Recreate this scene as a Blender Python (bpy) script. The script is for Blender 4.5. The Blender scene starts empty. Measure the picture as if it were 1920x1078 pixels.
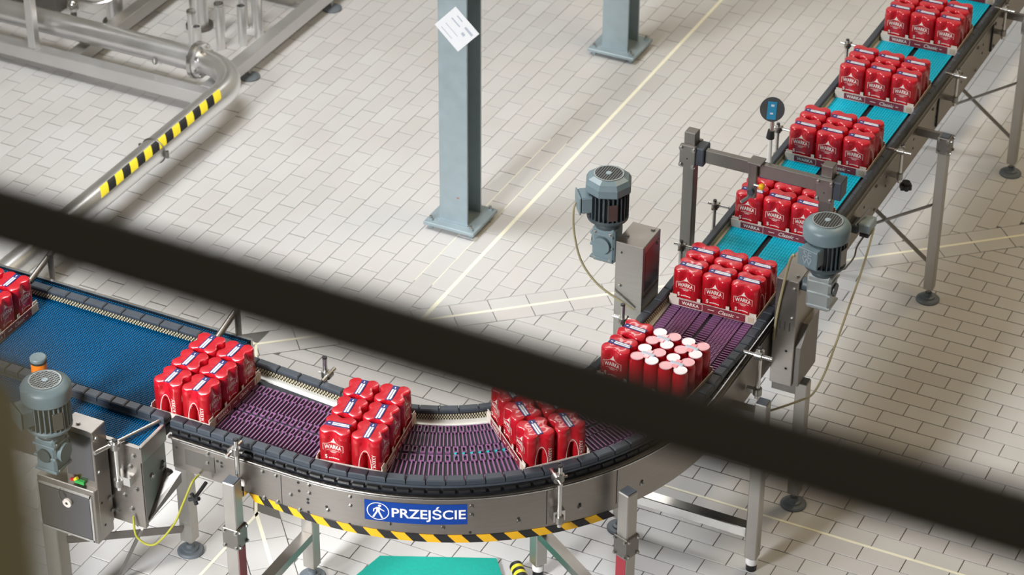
import bpy, bmesh, math, random
from mathutils import Vector, Matrix
random.seed(7)
PI = math.pi
scene = bpy.context.scene
COL = scene.collection

# ------------------------------------------------------------------ camera
F_PX = 4931.1
YAW, PITCH, ROLL = math.radians(-26.0635), math.radians(33.356), math.radians(0.419)
CAM = Vector((3.5839, -8.8809, 7.3576))
FW = Vector((math.sin(YAW)*math.cos(PITCH), math.cos(YAW)*math.cos(PITCH), -math.sin(PITCH)))
RT0 = Vector((math.cos(YAW), -math.sin(YAW), 0)); UP0 = RT0.cross(FW)
RT = RT0*math.cos(ROLL)+UP0*math.sin(ROLL); UP = -RT0*math.sin(ROLL)+UP0*math.cos(ROLL)
cd = bpy.data.cameras.new('camera'); cam = bpy.data.objects.new('camera', cd); COL.objects.link(cam)
cam.matrix_world = Matrix(((RT.x, UP.x, -FW.x, CAM.x), (RT.y, UP.y, -FW.y, CAM.y), (RT.z, UP.z, -FW.z, CAM.z), (0, 0, 0, 1)))
cd.sensor_width = 36; cd.lens = 36*F_PX/1920; cd.clip_start = .05; cd.clip_end = 200
cd.dof.use_dof = True; cd.dof.focus_distance = 10.9; cd.dof.aperture_fstop = 4.2
scene.camera = cam

def pix(v):
    d = Vector(v)-CAM; w = d.dot(FW)
    return 960+F_PX*d.dot(RT)/w, 539-F_PX*d.dot(UP)/w
# ------------------------------------------------------------------ world, lamps of the hall, exposure
w = bpy.data.worlds.new('hall_light'); scene.world = w; w.use_nodes = True
bg = w.node_tree.nodes['Background']; bg.inputs[0].default_value = (.41, .375, .32, 1); bg.inputs[1].default_value = .40
def area(name, loc, size, power, col, target=None, sy=None):
    l = bpy.data.lights.new(name, 'AREA'); l.energy = power; l.color = col
    l.shape = 'RECTANGLE'; l.size = size; l.size_y = sy or size
    o = bpy.data.objects.new(name, l); COL.objects.link(o); o.location = loc
    if target: o.rotation_euler = (Vector(target)-Vector(loc)).to_track_quat('-Z', 'Y').to_euler()
    return o
area('hall_lamp', (-3.5, .6, 5.8), 1.3, 255, (.975, .99, 1), (-1.4, 1.5, 0), 2.4)
area('hall_lamp', (-2.6, -8.2, 5.0), 1.6, 150, (.965, .985, 1), (-1.5, -1.6, .2), 2.6).data.spread = 1.0
area('hall_lamp', (2.2, 3.4, 7.5), .5, 190, (1, .80, .50), None, 4.0)
area('hall_lamp', (-3.5, 7.0, 7.5), .5, 70, (1, .97, .93), None, 4.0)
vs = scene.view_settings
vs.view_transform = 'Standard'; vs.look = 'None'; vs.gamma = 1; vs.use_curve_mapping = False; vs.exposure = 0.02

# ------------------------------------------------------------------ materials
def mat(name, col, rough=.5, metal=0., var=0., scale=20., bump=0., stretch=None, coat=0., spec=.5, emit=None, alpha=1., trans=0.):
    m = bpy.data.materials.new(name); m.use_nodes = True
    nt = m.node_tree; b = nt.nodes['Principled BSDF']
    b.inputs['Base Color'].default_value = (*col, 1); b.inputs['Roughness'].default_value = rough
    b.inputs['Metallic'].default_value = metal; b.inputs['Specular IOR Level'].default_value = spec
    b.inputs['Coat Weight'].default_value = coat
    b.inputs['Transmission Weight'].default_value = trans; b.inputs['Alpha'].default_value = alpha
    if emit: b.inputs['Emission Color'].default_value = (*emit[0], 1); b.inputs['Emission Strength'].default_value = emit[1]
    tc = nt.nodes.new('ShaderNodeTexCoord'); mp = nt.nodes.new('ShaderNodeMapping')
    nt.links.new(tc.outputs['Object'], mp.inputs[0])
    if stretch: mp.inputs['Scale'].default_value = stretch
    nz = nt.nodes.new('ShaderNodeTexNoise'); nz.inputs['Scale'].default_value = scale; nz.inputs['Detail'].default_value = 4
    nt.links.new(mp.outputs[0], nz.inputs['Vector'])
    if var:
        hs = nt.nodes.new('ShaderNodeMix'); hs.data_type = 'RGBA'
        hs.inputs[6].default_value = (*[c*(1-var) for c in col], 1); hs.inputs[7].default_value = (*[min(1, c*(1+var)) for c in col], 1)
        nt.links.new(nz.outputs['Fac'], hs.inputs[0]); nt.links.new(hs.outputs[2], b.inputs['Base Color'])
        mr = nt.nodes.new('ShaderNodeMapRange'); mr.inputs[3].default_value = max(.02, rough*.75); mr.inputs[4].default_value = min(1, rough*1.3)
        nt.links.new(nz.outputs['Fac'], mr.inputs[0]); nt.links.new(mr.outputs[0], b.inputs['Roughness'])
    if bump:
        bp = nt.nodes.new('ShaderNodeBump'); bp.inputs['Strength'].default_value = bump; bp.inputs['Distance'].default_value = .002
        nt.links.new(nz.outputs['Fac'], bp.inputs['Height']); nt.links.new(bp.outputs[0], b.inputs['Normal'])
    return m
M = {}
M['steel'] = mat('brushed_stainless', (.33, .305, .28), .36, 1, .12, 9, .15, (1, 1, 14))
M['steel_d'] = mat('dull_stainless', (.235, .22, .205), .42, 1, .15, 12, .15)
M['steel_l'] = mat('bright_stainless', (.66, .655, .65), .40, .85, .08, 9, .1)
M['leg'] = mat('satin_stainless_leg', (.45, .43, .40), .42, .9, .12, 9, .1)
M['chrome'] = mat('polished_steel', (.62, .61, .59), .24, 1, .05, 8)
M['pipe'] = mat('pickled_steel_pipe', (.86, .86, .86), .33, 1, .06, 6, .1)
M['galv'] = mat('galvanised_steel', (.33, .40, .43), .5, .35, .16, 14, .2)
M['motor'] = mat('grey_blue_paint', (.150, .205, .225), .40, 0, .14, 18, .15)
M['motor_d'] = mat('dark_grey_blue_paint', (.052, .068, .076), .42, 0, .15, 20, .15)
M['alu'] = mat('cast_aluminium', (.36, .39, .39), .38, .55, .2, 16, .2)
M['grille'] = mat('fan_shadow_black', (.02, .02, .02), .7)
M['black'] = mat('black_plastic', (.014, .014, .015), .42, 0, .2, 30)
M['cap'] = mat('slate_plastic', (.036, .045, .058), .45, 0, .2, 25)
M['rail_d'] = mat('dark_guide_plastic', (.045, .055, .070), .45, 0, .25, 25)
M['roller'] = mat('cream_roller', (.50, .45, .31), .4, 0, .1)
M['white_strip'] = mat('white_wear_strip', (.66, .66, .62), .45, 0, .1, 10)
M['blue'] = mat('blue_belt_plastic', (.0, .105, .265), .55, 0, .2, 3, spec=.08)
M['cyan'] = mat('turquoise_belt_plastic', (.0, .42, .60), .42, 0, .15, 4, spec=.3)
M['belt_d'] = mat('belt_gap_dark', (.006, .008, .014), .6)
M['magenta'] = mat('mauve_belt_plastic', (.215, .088, .200), .42, 0, .2, 14)
M['teal'] = mat('teal_plastic', (.0, .35, .38), .4)
M['red'] = mat('red_printed_film', (.47, .006, .017), .26, 0, .08, 12, .25, None, .5)
M['can_red'] = mat('red_can_lacquer', (.40, .006, .012), .3, .15, .06, 15)
M['lid'] = mat('can_lid_aluminium', (.74, .40, .43), .3, .2, .05, 30)
M['lid_w'] = mat('pale_can_lid', (.84, .74, .76), .3, .2, .05, 30)
M['cloudy'] = mat('pink_clear_film', (.80, .25, .27), .22, 0, .1, 30, .2, None, .4)
M['navy'] = mat('navy_label', (.012, .018, .13), .35)
M['white'] = mat('white_print', (.85, .83, .82), .45)
M['cream_print'] = mat('cream_print', (.74, .66, .60), .5)
M['kraft'] = mat('pale_cardboard', (.50, .38, .28), .85, 0, .12, 30, .2)
M['kraft_w'] = mat('whitish_cardboard', (.58, .50, .44), .8, 0, .12, 30, .2)
M['maroon'] = mat('maroon_print', (.19, .018, .032), .55, 0, .1, 20)
M['yellow'] = mat('hazard_yellow', (.80, .43, .01), .4, 0, .08, 25)
M['lemon'] = mat('lemon_tape', (.83, .68, .03), .4, 0, .06, 25)
M['hblack'] = mat('hazard_black', (.012, .012, .014), .4, 0, .1, 25)
M['sign'] = mat('sign_blue', (.003, .045, .27), .6, spec=.25)
M['green_mat'] = mat('green_foam_mat', (.0, .33, .265), .85, 0, .18, 60, .6)
M['amber'] = mat('amber_lens', (.90, .22, .01), .18, 0, .1, 20, 0, None, .5)
M['cable'] = mat('beige_cable', (.30, .26, .15), .5, 0, .1)
M['earth'] = mat('yellow_green_wire', (.30, .29, .03), .45, 0, .2, 40)
M['cable_d'] = mat('dark_cable', (.06, .05, .035), .5)
M['rubber'] = mat('grey_rubber_foot', (.13, .15, .17), .5, 0, .2, 30)
M['paper'] = mat('white_paper', (.74, .75, .77), .6)
M['paper_ink'] = mat('faded_ink', (.42, .46, .53), .7)
M['screen'] = mat('blue_reflector', (.015, .18, .32), .25)
M['red_tape'] = mat('red_tape', (.30, .022, .035), .5, 0, .12, 20)
M['rail'] = mat('dark_brown_rail_paint', (.062, .052, .040), .6, 0, .2, 3)
M['khaki'] = mat('khaki_post_paint', (.44, .39, .21), .6, 0, .2, 3)
M['sealant'] = mat('cream_sealant', (.90, .87, .70), .6, 0, .08, 20)
M['copper'] = mat('red_lug', (.40, .09, .03), .5)
M['greenled'] = mat('green_connector', (.02, .30, .05), .4)
M['box_d'] = mat('dark_polished_panel', (.17, .17, .18), .24, 1, .1, 5)
M['sealbolt'] = mat('zinc_bolt', (.34, .33, .31), .38, 1, .1, 40)

def tile_material():
    m = bpy.data.materials.new('glazed_quarry_tile'); m.use_nodes = True; nt = m.node_tree; b = nt.nodes['Principled BSDF']
    at = nt.nodes.new('ShaderNodeAttribute'); at.attribute_name = 'rnd'
    oi = nt.nodes.new('ShaderNodeObjectInfo'); ad = nt.nodes.new('ShaderNodeMath'); ad.operation = 'ADD'
    fr = nt.nodes.new('ShaderNodeMath'); fr.operation = 'FRACT'
    nt.links.new(at.outputs['Fac'], ad.inputs[0]); nt.links.new(oi.outputs['Random'], ad.inputs[1]); nt.links.new(ad.outputs[0], fr.inputs[0])
    cr = nt.nodes.new('ShaderNodeValToRGB'); e = cr.color_ramp.elements
    e[0].position = 0; e[0].color = (.545, .53, .52, 1); e[1].position = 1; e[1].color = (.605, .60, .595, 1)
    for p_, c_ in ((.2, (.585, .578, .572)), (.45, (.59, .57, .563)), (.7, (.57, .56, .548))):
        k = e.new(p_); k.color = (*c_, 1)
    nt.links.new(fr.outputs[0], cr.inputs[0])
    ge = nt.nodes.new('ShaderNodeNewGeometry')
    n1 = nt.nodes.new('ShaderNodeTexNoise'); n1.inputs['Scale'].default_value = 1.3; n1.inputs['Detail'].default_value = 3
    n2 = nt.nodes.new('ShaderNodeTexNoise'); n2.inputs['Scale'].default_value = 160; n2.inputs['Detail'].default_value = 3
    nt.links.new(ge.outputs['Position'], n1.inputs['Vector']); nt.links.new(ge.outputs['Position'], n2.inputs['Vector'])
    mx = nt.nodes.new('ShaderNodeMix'); mx.data_type = 'RGBA'; mx.blend_type = 'MULTIPLY'; mx.inputs[0].default_value = .5
    nt.links.new(cr.outputs[0], mx.inputs[6])
    r2 = nt.nodes.new('ShaderNodeValToRGB'); r2.color_ramp.elements[0].position = .35; r2.color_ramp.elements[0].color = (.87, .855, .83, 1)
    r2.color_ramp.elements[1].position = .6; r2.color_ramp.elements[1].color = (1, 1, 1, 1)
    nt.links.new(n1.outputs['Fac'], r2.inputs[0]); nt.links.new(r2.outputs[0], mx.inputs[7])
    nt.links.new(mx.outputs[2], b.inputs['Base Color'])
    mr = nt.nodes.new('ShaderNodeMapRange'); mr.inputs[3].default_value = .26; mr.inputs[4].default_value = .46
    nt.links.new(n1.outputs['Fac'], mr.inputs[0]); nt.links.new(mr.outputs[0], b.inputs['Roughness'])
    bp = nt.nodes.new('ShaderNodeBump'); bp.inputs['Strength'].default_value = .12; bp.inputs['Distance'].default_value = .001
    nt.links.new(n2.outputs['Fac'], bp.inputs['Height']); nt.links.new(bp.outputs[0], b.inputs['Normal'])
    return m
M['tile'] = tile_material()
M['grout'] = mat('grey_grout', (.14, .132, .125), .9, 0, .3, 6)

# ------------------------------------------------------------------ mesh helpers
ORG = {}
class MB:
    def __init__(s): s.v = []; s.f = []
    def add(s, vs, fs):
        n = len(s.v); s.v += [tuple(v) for v in vs]; s.f += [tuple(i+n for i in f) for f in fs]; return s
    def hexa(s, q): return s.add(q, [(0, 3, 2, 1), (4, 5, 6, 7), (0, 1, 5, 4), (1, 2, 6, 5), (2, 3, 7, 6), (3, 0, 4, 7)])
    def box(s, x0, x1, y0, y1, z0, z1):
        return s.hexa([(x0, y0, z0), (x1, y0, z0), (x1, y1, z0), (x0, y1, z0), (x0, y0, z1), (x1, y0, z1), (x1, y1, z1), (x0, y1, z1)])
    def bbox(s, x0, x1, y0, y1, z0, z1, b=.004):      # box with chamfered edges
        bm = bmesh.new(); bmesh.ops.create_cube(bm, size=1)
        for v in bm.verts: v.co = ((x0+x1)/2+v.co.x*(x1-x0), (y0+y1)/2+v.co.y*(y1-y0), (z0+z1)/2+v.co.z*(z1-z0))
        bmesh.ops.bevel(bm, geom=bm.edges[:], offset=b, segments=1, affect='EDGES'); return s.bm(bm)
    def bm(s, bm, mtx=None):
        bm.verts.index_update(); vs = [(mtx @ v.co if mtx else v.co) for v in bm.verts]
        s.add(vs, [tuple(v.index for v in f.verts) for f in bm.faces]); bm.free(); return s
    def mtx(s, m, start=0):
        for i in range(start, len(s.v)): s.v[i] = tuple(m @ Vector(s.v[i]))
        return s
    def prism(s, poly, z0, z1):
        n = len(poly); return s.add([(x, y, z0) for x, y in poly]+[(x, y, z1) for x, y in poly],
            [tuple(range(n))[::-1], tuple(range(n, 2*n))]+[(i, (i+1) % n, n+(i+1) % n, n+i) for i in range(n)])
    def cyl(s, a, b, r, n=12, r2=None, caps=True):
        a = Vector(a); b = Vector(b); d = (b-a).normalized(); r2 = r if r2 is None else r2
        t = Vector((0, 0, 1)) if abs(d.z) < .9 else Vector((1, 0, 0)); x = d.cross(t).normalized(); y = d.cross(x)
        vs = [a+(x*math.cos(2*PI*i/n)+y*math.sin(2*PI*i/n))*r for i in range(n)]+[b+(x*math.cos(2*PI*i/n)+y*math.sin(2*PI*i/n))*r2 for i in range(n)]
        fs = [(i, n+i, n+(i+1) % n, (i+1) % n) for i in range(n)]
        if caps: fs += [tuple(range(n)), tuple(range(n, 2*n))[::-1]]
        return s.add(vs, fs)
    def lathe(s, c, prof, n=24, sq=None):             # vertical axis; prof = [(r,z)], sq = superellipse power
        vs = []; m = len(prof)
        for r, z in prof:
            for i in range(n):
                a = 2*PI*i/n; k = 1
                if sq: k = 1/((abs(math.cos(a))**sq+abs(math.sin(a))**sq)**(1/sq))
                vs.append((c[0]+r*k*math.cos(a), c[1]+r*k*math.sin(a), c[2]+z))
        fs = [(j*n+i, j*n+(i+1) % n, (j+1)*n+(i+1) % n, (j+1)*n+i) for j in range(m-1) for i in range(n)]
        fs += [tuple(range(n))[::-1], tuple(range((m-1)*n, m*n))]
        return s.add(vs, fs)
    def path(s, pts, r, n=8):
        pts = [Vector(p) for p in pts]; rings = []
        for i, p_ in enumerate(pts):
            d = (pts[min(i+1, len(pts)-1)]-pts[max(i-1, 0)]).normalized()
            if i == 0: t = Vector((0, 0, 1)) if abs(d.z) < .9 else Vector((1, 0, 0)); x = d.cross(t).normalized()
            else: x = (x-d*x.dot(d)).normalized()
            y = d.cross(x); rings.append([p_+(x*math.cos(2*PI*k/n)+y*math.sin(2*PI*k/n))*r for k in range(n)])
        vs = [v for r_ in rings for v in r_]; m = len(rings)
        fs = [(j*n+i, j*n+(i+1) % n, (j+1)*n+(i+1) % n, (j+1)*n+i) for j in range(m-1) for i in range(n)]
        fs += [tuple(range(n))[::-1], tuple(range((m-1)*n, m*n))]
        return s.add(vs, fs)
    def obar(s, a, b, wd, ht, up=(0, 0, 1)):          # rectangular bar from a to b
        a = Vector(a); b = Vector(b); d = (b-a).normalized(); u = Vector(up); x = d.cross(u).normalized(); u = x.cross(d)
        q = []
        for p_ in (a, b):
            for sx, su in ((-1, -1), (1, -1), (1, 1), (-1, 1)): q.append(p_+x*sx*wd/2+u*su*ht/2)
        return s.hexa(q)
    def mesh(s, name, org=(0, 0, 0), smooth=False):
        me = bpy.data.meshes.new(name); o = Vector(org)
        me.from_pydata([tuple(Vector(v)-o) for v in s.v], [], s.f); me.validate(); me.update()
        bm = bmesh.new(); bm.from_mesh(me); bmesh.ops.recalc_face_normals(bm, faces=bm.faces); bm.to_mesh(me); bm.free()
        if smooth:
            me.polygons.foreach_set('use_smooth', [True]*len(me.polygons)); me.set_sharp_from_angle(angle=math.radians(38))
        return me
    def build(s, name, m, parent=None, smooth=False):
        org = ORG.get(parent, Vector((0, 0, 0))) if parent else Vector((0, 0, 0))
        me = s.mesh(name, org, smooth); me.materials.append(M[m]); o = bpy.data.objects.new(name, me); COL.objects.link(o)
        if parent: o.parent = parent
        ORG[o] = org; return o
def tag(o, label=None, cat=None, group=None, kind=None):
    if label: o['label'] = label
    if cat: o['category'] = cat
    if group: o['group'] = group
    if kind: o['kind'] = kind
    return o
def thing(name, loc, label, cat, group=None):
    o = bpy.data.objects.new(name, None); o.empty_display_size = .1; COL.objects.link(o); o.location = loc
    ORG[o] = Vector(loc); return tag(o, label, cat, group)
def copy_tree(o, parent=None):
    c = o.copy(); COL.objects.link(c); c.parent = parent
    for ch in list(o.children): copy_tree(ch, c)
    return c
def text_geo(body, size, shear=0., offset=0., align='CENTER', ext=0.):
    cu = bpy.data.curves.new('t', 'FONT'); cu.body = body; cu.size = size; cu.shear = shear; cu.offset = offset
    cu.align_x = align; cu.align_y = 'CENTER'; cu.resolution_u = 3; cu.extrude = ext
    ob = bpy.data.objects.new('t', cu); COL.objects.link(ob); dg = bpy.context.evaluated_depsgraph_get(); dg.update()
    me = ob.evaluated_get(dg).to_mesh(); vs = [tuple(v.co) for v in me.vertices]; fs = [tuple(p.vertices) for p in me.polygons]
    ob.evaluated_get(dg).to_mesh_clear(); bpy.data.objects.remove(ob); bpy.data.curves.remove(cu); return vs, fs
def bolt_head(mb, p_, n, r=.009, h=.006):
    p_ = Vector(p_); n = Vector(n); mb.cyl(p_-n*.002, p_+n*h*.3, r*1.35, 10); mb.cyl(p_, p_+n*h, r, 6)
def bolt(par, p_, n, r=.009, h=.007, m='sealbolt'):
    mb = MB(); bolt_head(mb, p_, n, r, h); return mb.build('bolt', m, par)
def dot(par, p_, n, r=.006, name='bolt_hole', m='grille'):
    p_ = Vector(p_); n = Vector(n); return MB().cyl(p_-n*.0006, p_+n*.0012, r, 10).build(name, m, par)

# path of the conveyor line: u along the centre line, R the distance from the bend centre
OX, OY, RC = -.84, -.48, 1.045
LARC = RC*PI/2
def P(u, R, z=0):
    if u < 0: return Vector((OX+u, OY-R, z))
    if u > LARC: return Vector((OX+R, OY+u-LARC, z))
    a = -PI/2+u/RC; return Vector((OX+R*math.cos(a), OY+R*math.sin(a), z))
def frange(a, b, n): return [a+(b-a)*i/n for i in range(n+1)]
def cell(mb, u0, u1, R0, R1, z0, z1, top_only=False):
    f0 = R0 if callable(R0) else (lambda u: R0); f1 = R1 if callable(R1) else (lambda u: R1)
    q = [P(u0, f0(u0), z0), P(u1, f0(u1), z0), P(u1, f1(u1), z0), P(u0, f1(u0), z0), P(u0, f0(u0), z1), P(u1, f0(u1), z1), P(u1, f1(u1), z1), P(u0, f1(u0), z1)]
    if top_only: mb.add(q, [(4, 5, 6, 7), (0, 1, 5, 4), (1, 2, 6, 5), (2, 3, 7, 6), (3, 0, 4, 7)])
    else: mb.hexa(q)
def stations(u0, u1, du=.05):
    out = [u0]
    for a, b in ((u0, min(u1, 0)), (max(u0, 0), min(u1, LARC)), (max(u0, LARC), u1)):
        if b > a+1e-6:
            n = max(1, int((b-a)/du)) if (a >= -1e-9 and b <= LARC+1e-9) else 1
            out += frange(a, b, n)[1:]
    return out
def sweep(mb, u0, u1, sec, du=.05):                   # closed section [(R,z)] swept along the path
    st = stations(u0, u1, du); m = len(sec); vs = []
    for u in st:
        for R, z in sec:
            vs.append(P(u, R(u) if callable(R) else R, z(u) if callable(z) else z))
    n = len(st); fs = [(j*m+i, j*m+(i+1) % m, (j+1)*m+(i+1) % m, (j+1)*m+i) for j in range(n-1) for i in range(m)]
    fs += [tuple(range(m)), tuple(range((n-1)*m, n*m))[::-1]]; mb.add(vs, fs)

# ------------------------------------------------------------------ floor
floor = MB().box(-9, 7, -11, 9, -.10, -.0035).build('floor', 'grout'); floor['kind'] = 'structure'; floor['label'] = 'grey glazed brick-pattern tile floor'
dA = Vector((-2.227, .137)); dB = Vector((.842, 2.816)); dd = (dB-dA).normalized(); dn = Vector((-dd.y, dd.x))
aP = Vector((-1.541, -1.008)); bP = Vector((-1.241, -1.351)); ed = (bP-aP).normalized(); en = Vector((-ed.y, ed.x))
l1 = (aP-dA).normalized(); l1n = Vector((-l1.y, l1.x))
JY = .16; JX = -1.60; CX = -1.53; g = .0045
def hp(n, c): return (Vector(n), c)                   # keep n.p >= c
REG = [  # (half planes, direction angle of the long side, origin)
 ([hp((-1, 0), -(JX-g)), hp(dn, dn.dot(dA)+.1), hp((0, 1), JY+g)], PI/2, (JX, 0)),
 ([hp((1, 0), JX+g), hp(dn, dn.dot(dA)+.1)], PI/2, (JX, .07)),
 ([hp(-dn, -(dn.dot(dA)-.1)), hp(l1n, l1n.dot(dA)+.01), hp(en, en.dot(aP)+.1), hp((0, 1), g)], 0, (.02, g)),
 ([hp(-dn, -(dn.dot(dA)-.1)), hp(l1n, l1n.dot(dA)+.01), hp(en, en.dot(aP)+.1), hp((0, -1), g)], 0, (.09, -g)),
 ([hp((0, -1), -(JY-g)), hp(-l1n, -(l1n.dot(dA)-.01)), hp((-1, 0), -(CX-g))], PI/2, (CX, .03)),
 ([hp((1, 0), CX+g), hp(-en, -(en.dot(aP)-.1))], 0, (CX, 0)),
 ([hp(dn, dn.dot(dA)+g), hp(-dn, -(dn.dot(dA)+.1)), hp((1, 0), dA.x)], math.atan2(dd.y, dd.x), tuple(dA+dn*g)),
 ([hp(-dn, -(dn.dot(dA)-g)), hp(dn, dn.dot(dA)-.1), hp((1, 0), dA.x)], math.atan2(dd.y, dd.x), tuple(dA-dn*.1)),
 ([hp(en, en.dot(aP)+g), hp(-en, -(en.dot(aP)+.1)), hp((0, -1), 1.0)], math.atan2(ed.y, ed.x), tuple(aP+en*g)),
 ([hp(-en, -(en.dot(aP)-g)), hp(en, en.dot(aP)-.1), hp((0, -1), 1.0)], math.atan2(ed.y, ed.x), tuple(aP-en*.1))]
def clip(poly, n, c):
    out = []
    for i in range(len(poly)):
        a, b = poly[i], poly[(i+1) % len(poly)]; da, db = n.dot(a)-c, n.dot(b)-c
        if da >= 0: out.append(a)
        if (da >= 0) != (db >= 0): out.append(a+(b-a)*(da/(da-db)))
    return out
def inset(poly, d):
    out = poly
    m = len(poly)
    for i in range(m):
        a, b = poly[i], poly[(i+1) % m]; e = b-a
        if e.length < 1e-6: continue
        n = Vector((-e.y, e.x)).normalized(); out = clip(out, n, n.dot(a)+d)
        if len(out) < 3: return []
    return out
def under_conveyor(c):
    d = CAM-Vector((c.x, c.y, 0)); q = Vector((c.x, c.y, 0))+d*(.9/d.z)
    if q.x < OX: R = OY-q.y
    elif q.y > OY: R = q.x-OX
    else: R = math.hypot(q.x-OX, q.y-OY)
    return .8 < R < 1.3
tiles = []
corn = [(-6.4, 3.2), (0.3, 7.0), (2.6, -.2), (-2.5, -2.7)]
for hps, ang, org in REG:
    ca, sa = math.cos(ang), math.sin(ang); ex = Vector((ca, sa)); ey = Vector((-sa, ca)); og = Vector(org)
    band = len(hps) == 3 and abs(ang) not in (0, PI/2) and ang != PI/2
    rows = (0,) if (ang not in (0, PI/2)) else range(-80, 81)
    for j in rows:
        off = 0 if len(rows) == 1 else ((j % 2)*.1 + (random.uniform(-.036, .036) if ang == PI/2 else random.uniform(-.004, .004)))
        for i in range(-45, 46):
            o = og+ex*(i*.2+off)+ey*(j*.1); c = o+ex*.1+ey*.05
            x, y = pix((c.x, c.y, 0)) if (CAM-Vector((c.x, c.y, 0))).dot(FW) < -3 else (9999, 9999)
            if not (-700 < x < 2900 and -400 < y < 1700): continue
            poly = [o, o+ex*.2, o+ex*.2+ey*.1, o+ey*.1]
            full = True
            for n, k in hps:
                q = clip(poly, n, k)
                if len(q) != 4 or any((a-b).length > 1e-7 for a, b in zip(q, poly)): full = False
                poly = q
                if len(poly) < 3: break
            if len(poly) < 3: continue
            if ang == PI/2:
                for n, k in ((ex, ex.dot(o)+.0018), (-ex, -(ex.dot(o)+.2-.0018))): poly = clip(poly, n, k) if len(poly) > 2 else poly
            poly = inset(poly, .0011 if ang == PI/2 else .0022) if len(poly) > 2 else []
            if len(poly) < 3: continue
            ar = abs(sum(poly[k].x*poly[(k+1) % len(poly)].y-poly[(k+1) % len(poly)].x*poly[k].y for k in range(len(poly))))/2
            if ar < .0006: continue
            px = [pix((v.x, v.y, 0)) for v in poly]
            pa = abs(sum(px[k][0]*px[(k+1) % len(px)][1]-px[(k+1) % len(px)][0]*px[k][1] for k in range(len(px))))/2
            rail = abs(y-(403+.303*x)) < 60
            vis = 0 < x < 1920 and 0 < y < 1078 and not under_conveyor(c) and not rail
            tiles.append((pa if vis else 0, poly, c))
tiles.sort(key=lambda t: -t[0])
def tile_geo(poly, c, dz=0):
    mb = MB(); inn = inset(poly, .0014)
    if len(inn) != len(poly): inn = [p_+(c-p_)*.03 for p_ in poly]
    n = len(poly)
    vs = [(p_.x, p_.y, -.010) for p_ in poly]+[(p_.x, p_.y, -.0009+dz) for p_ in poly]+[(p_.x, p_.y, dz) for p_ in inn]
    fs = [(i, (i+1) % n, n+(i+1) % n, n+i) for i in range(n)]+[(n+i, n+(i+1) % n, 2*n+(i+1) % n, 2*n+i) for i in range(n)]+[tuple(range(2*n, 3*n))]
    return mb.add(vs, fs)
rest = MB(); rnd = []
for k, (pa, poly, c) in enumerate(tiles):
    cc = sum(poly, Vector((0, 0)))/len(poly)
    mb = tile_geo(poly, cc, random.uniform(-.0005, .0005))
    if k < 300: mb.build('floor_tile', 'tile', floor)
    else:
        rest.add(mb.v, mb.f); rnd += [random.random()]*len(mb.f)
ro = rest.build('floor_tiles_beyond', 'tile', floor); ro['kind'] = 'stuff'
if len(ro.data.polygons) == len(rnd):
    at = ro.data.attributes.new('rnd', 'FLOAT', 'FACE'); at.data.foreach_set('value', rnd)
def joint(a, b, wd):
    a = Vector((*a, -.003)); b = Vector((*b, -.003)); MB().obar(a, b, wd, .0075).build('sealant_joint', 'sealant', floor)
joint((JX, .70), (JX, 8), .021); joint(tuple(dA), tuple(dA+dd*6), .016); joint(tuple(dA), (-8, JY), .017); joint(tuple(dA), tuple(aP), .014)
joint(tuple(aP), tuple(aP+ed*2), .017); joint((CX, -1.0), (CX, -4), .014); joint((-.2, 0), (4, 0), .013)
for x in (JX-.10, JX-.20): joint((x, 1.0), (x, 2.6), .004)

# ------------------------------------------------------------------ shared conveyor pieces
def leg(par, x, y, ztop, wd=.05, disc=True, rot=0., z0=.07, clamp=None, tape=False, mtl='leg'):
    c, s = math.cos(rot), math.sin(rot)
    R = Matrix.Translation((x, y, 0)) @ Matrix.Rotation(rot, 4, 'Z')
    h = wd/2
    lo = MB().bbox(-h, h, -h, h, z0, ztop, .004).mtx(R).build('leg', mtl, par)
    MB().bbox(-h*.86, h*.86, -h*.86, h*.86, ztop, ztop+.004, .001).mtx(R).build('end_cap', 'rail_d', lo)
    MB().cyl((x, y, .02), (x, y, z0+.01), .009, 10).build('foot_stem', 'sealbolt', lo)
    if disc: MB().lathe((x, y, 0), [(.060, 0), (.060, .008), (.054, .014), (.036, .016), (.034, .024), (.022, .028), (.018, .044)], 24).build('foot_pad', 'rubber', lo, True)
    else:
        MB().lathe((x, y, 0), [(.024, 0), (.024, .03), (.018, .034)], 16).build('foot_pad', 'black', lo, True)
        MB().lathe((x, y, .034), [(.026, 0), (.028, .012), (.022, .03)], 16).build('foot_collar', 'white', lo, True)
    if clamp:
        z1, z2 = clamp
        cb = MB().bbox(-h-.008, h+.008, -h-.008, h+.008, z1, z2, .003).mtx(R).build('clamp', 'steel_d', lo)
        for zz in (z1+.012, z2-.012):
            for sx in (-1, 1):
                q = R @ Vector((sx*(h-.002), -h-.008, zz)); n = R.to_3x3() @ Vector((0, -1, 0)); bolt(lo, q, n, .007, .008)
                q = R @ Vector((h+.008, sx*(h-.002), zz)); n = R.to_3x3() @ Vector((1, 0, 0)); bolt(lo, q, n, .007, .008)
    if tape: MB().box(h, h+.0012, -h*.9, h*.9, z0+.02, (clamp[0] if clamp else ztop)-.01).mtx(R).build('red_tape', 'red_tape', lo)
    return lo
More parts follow.
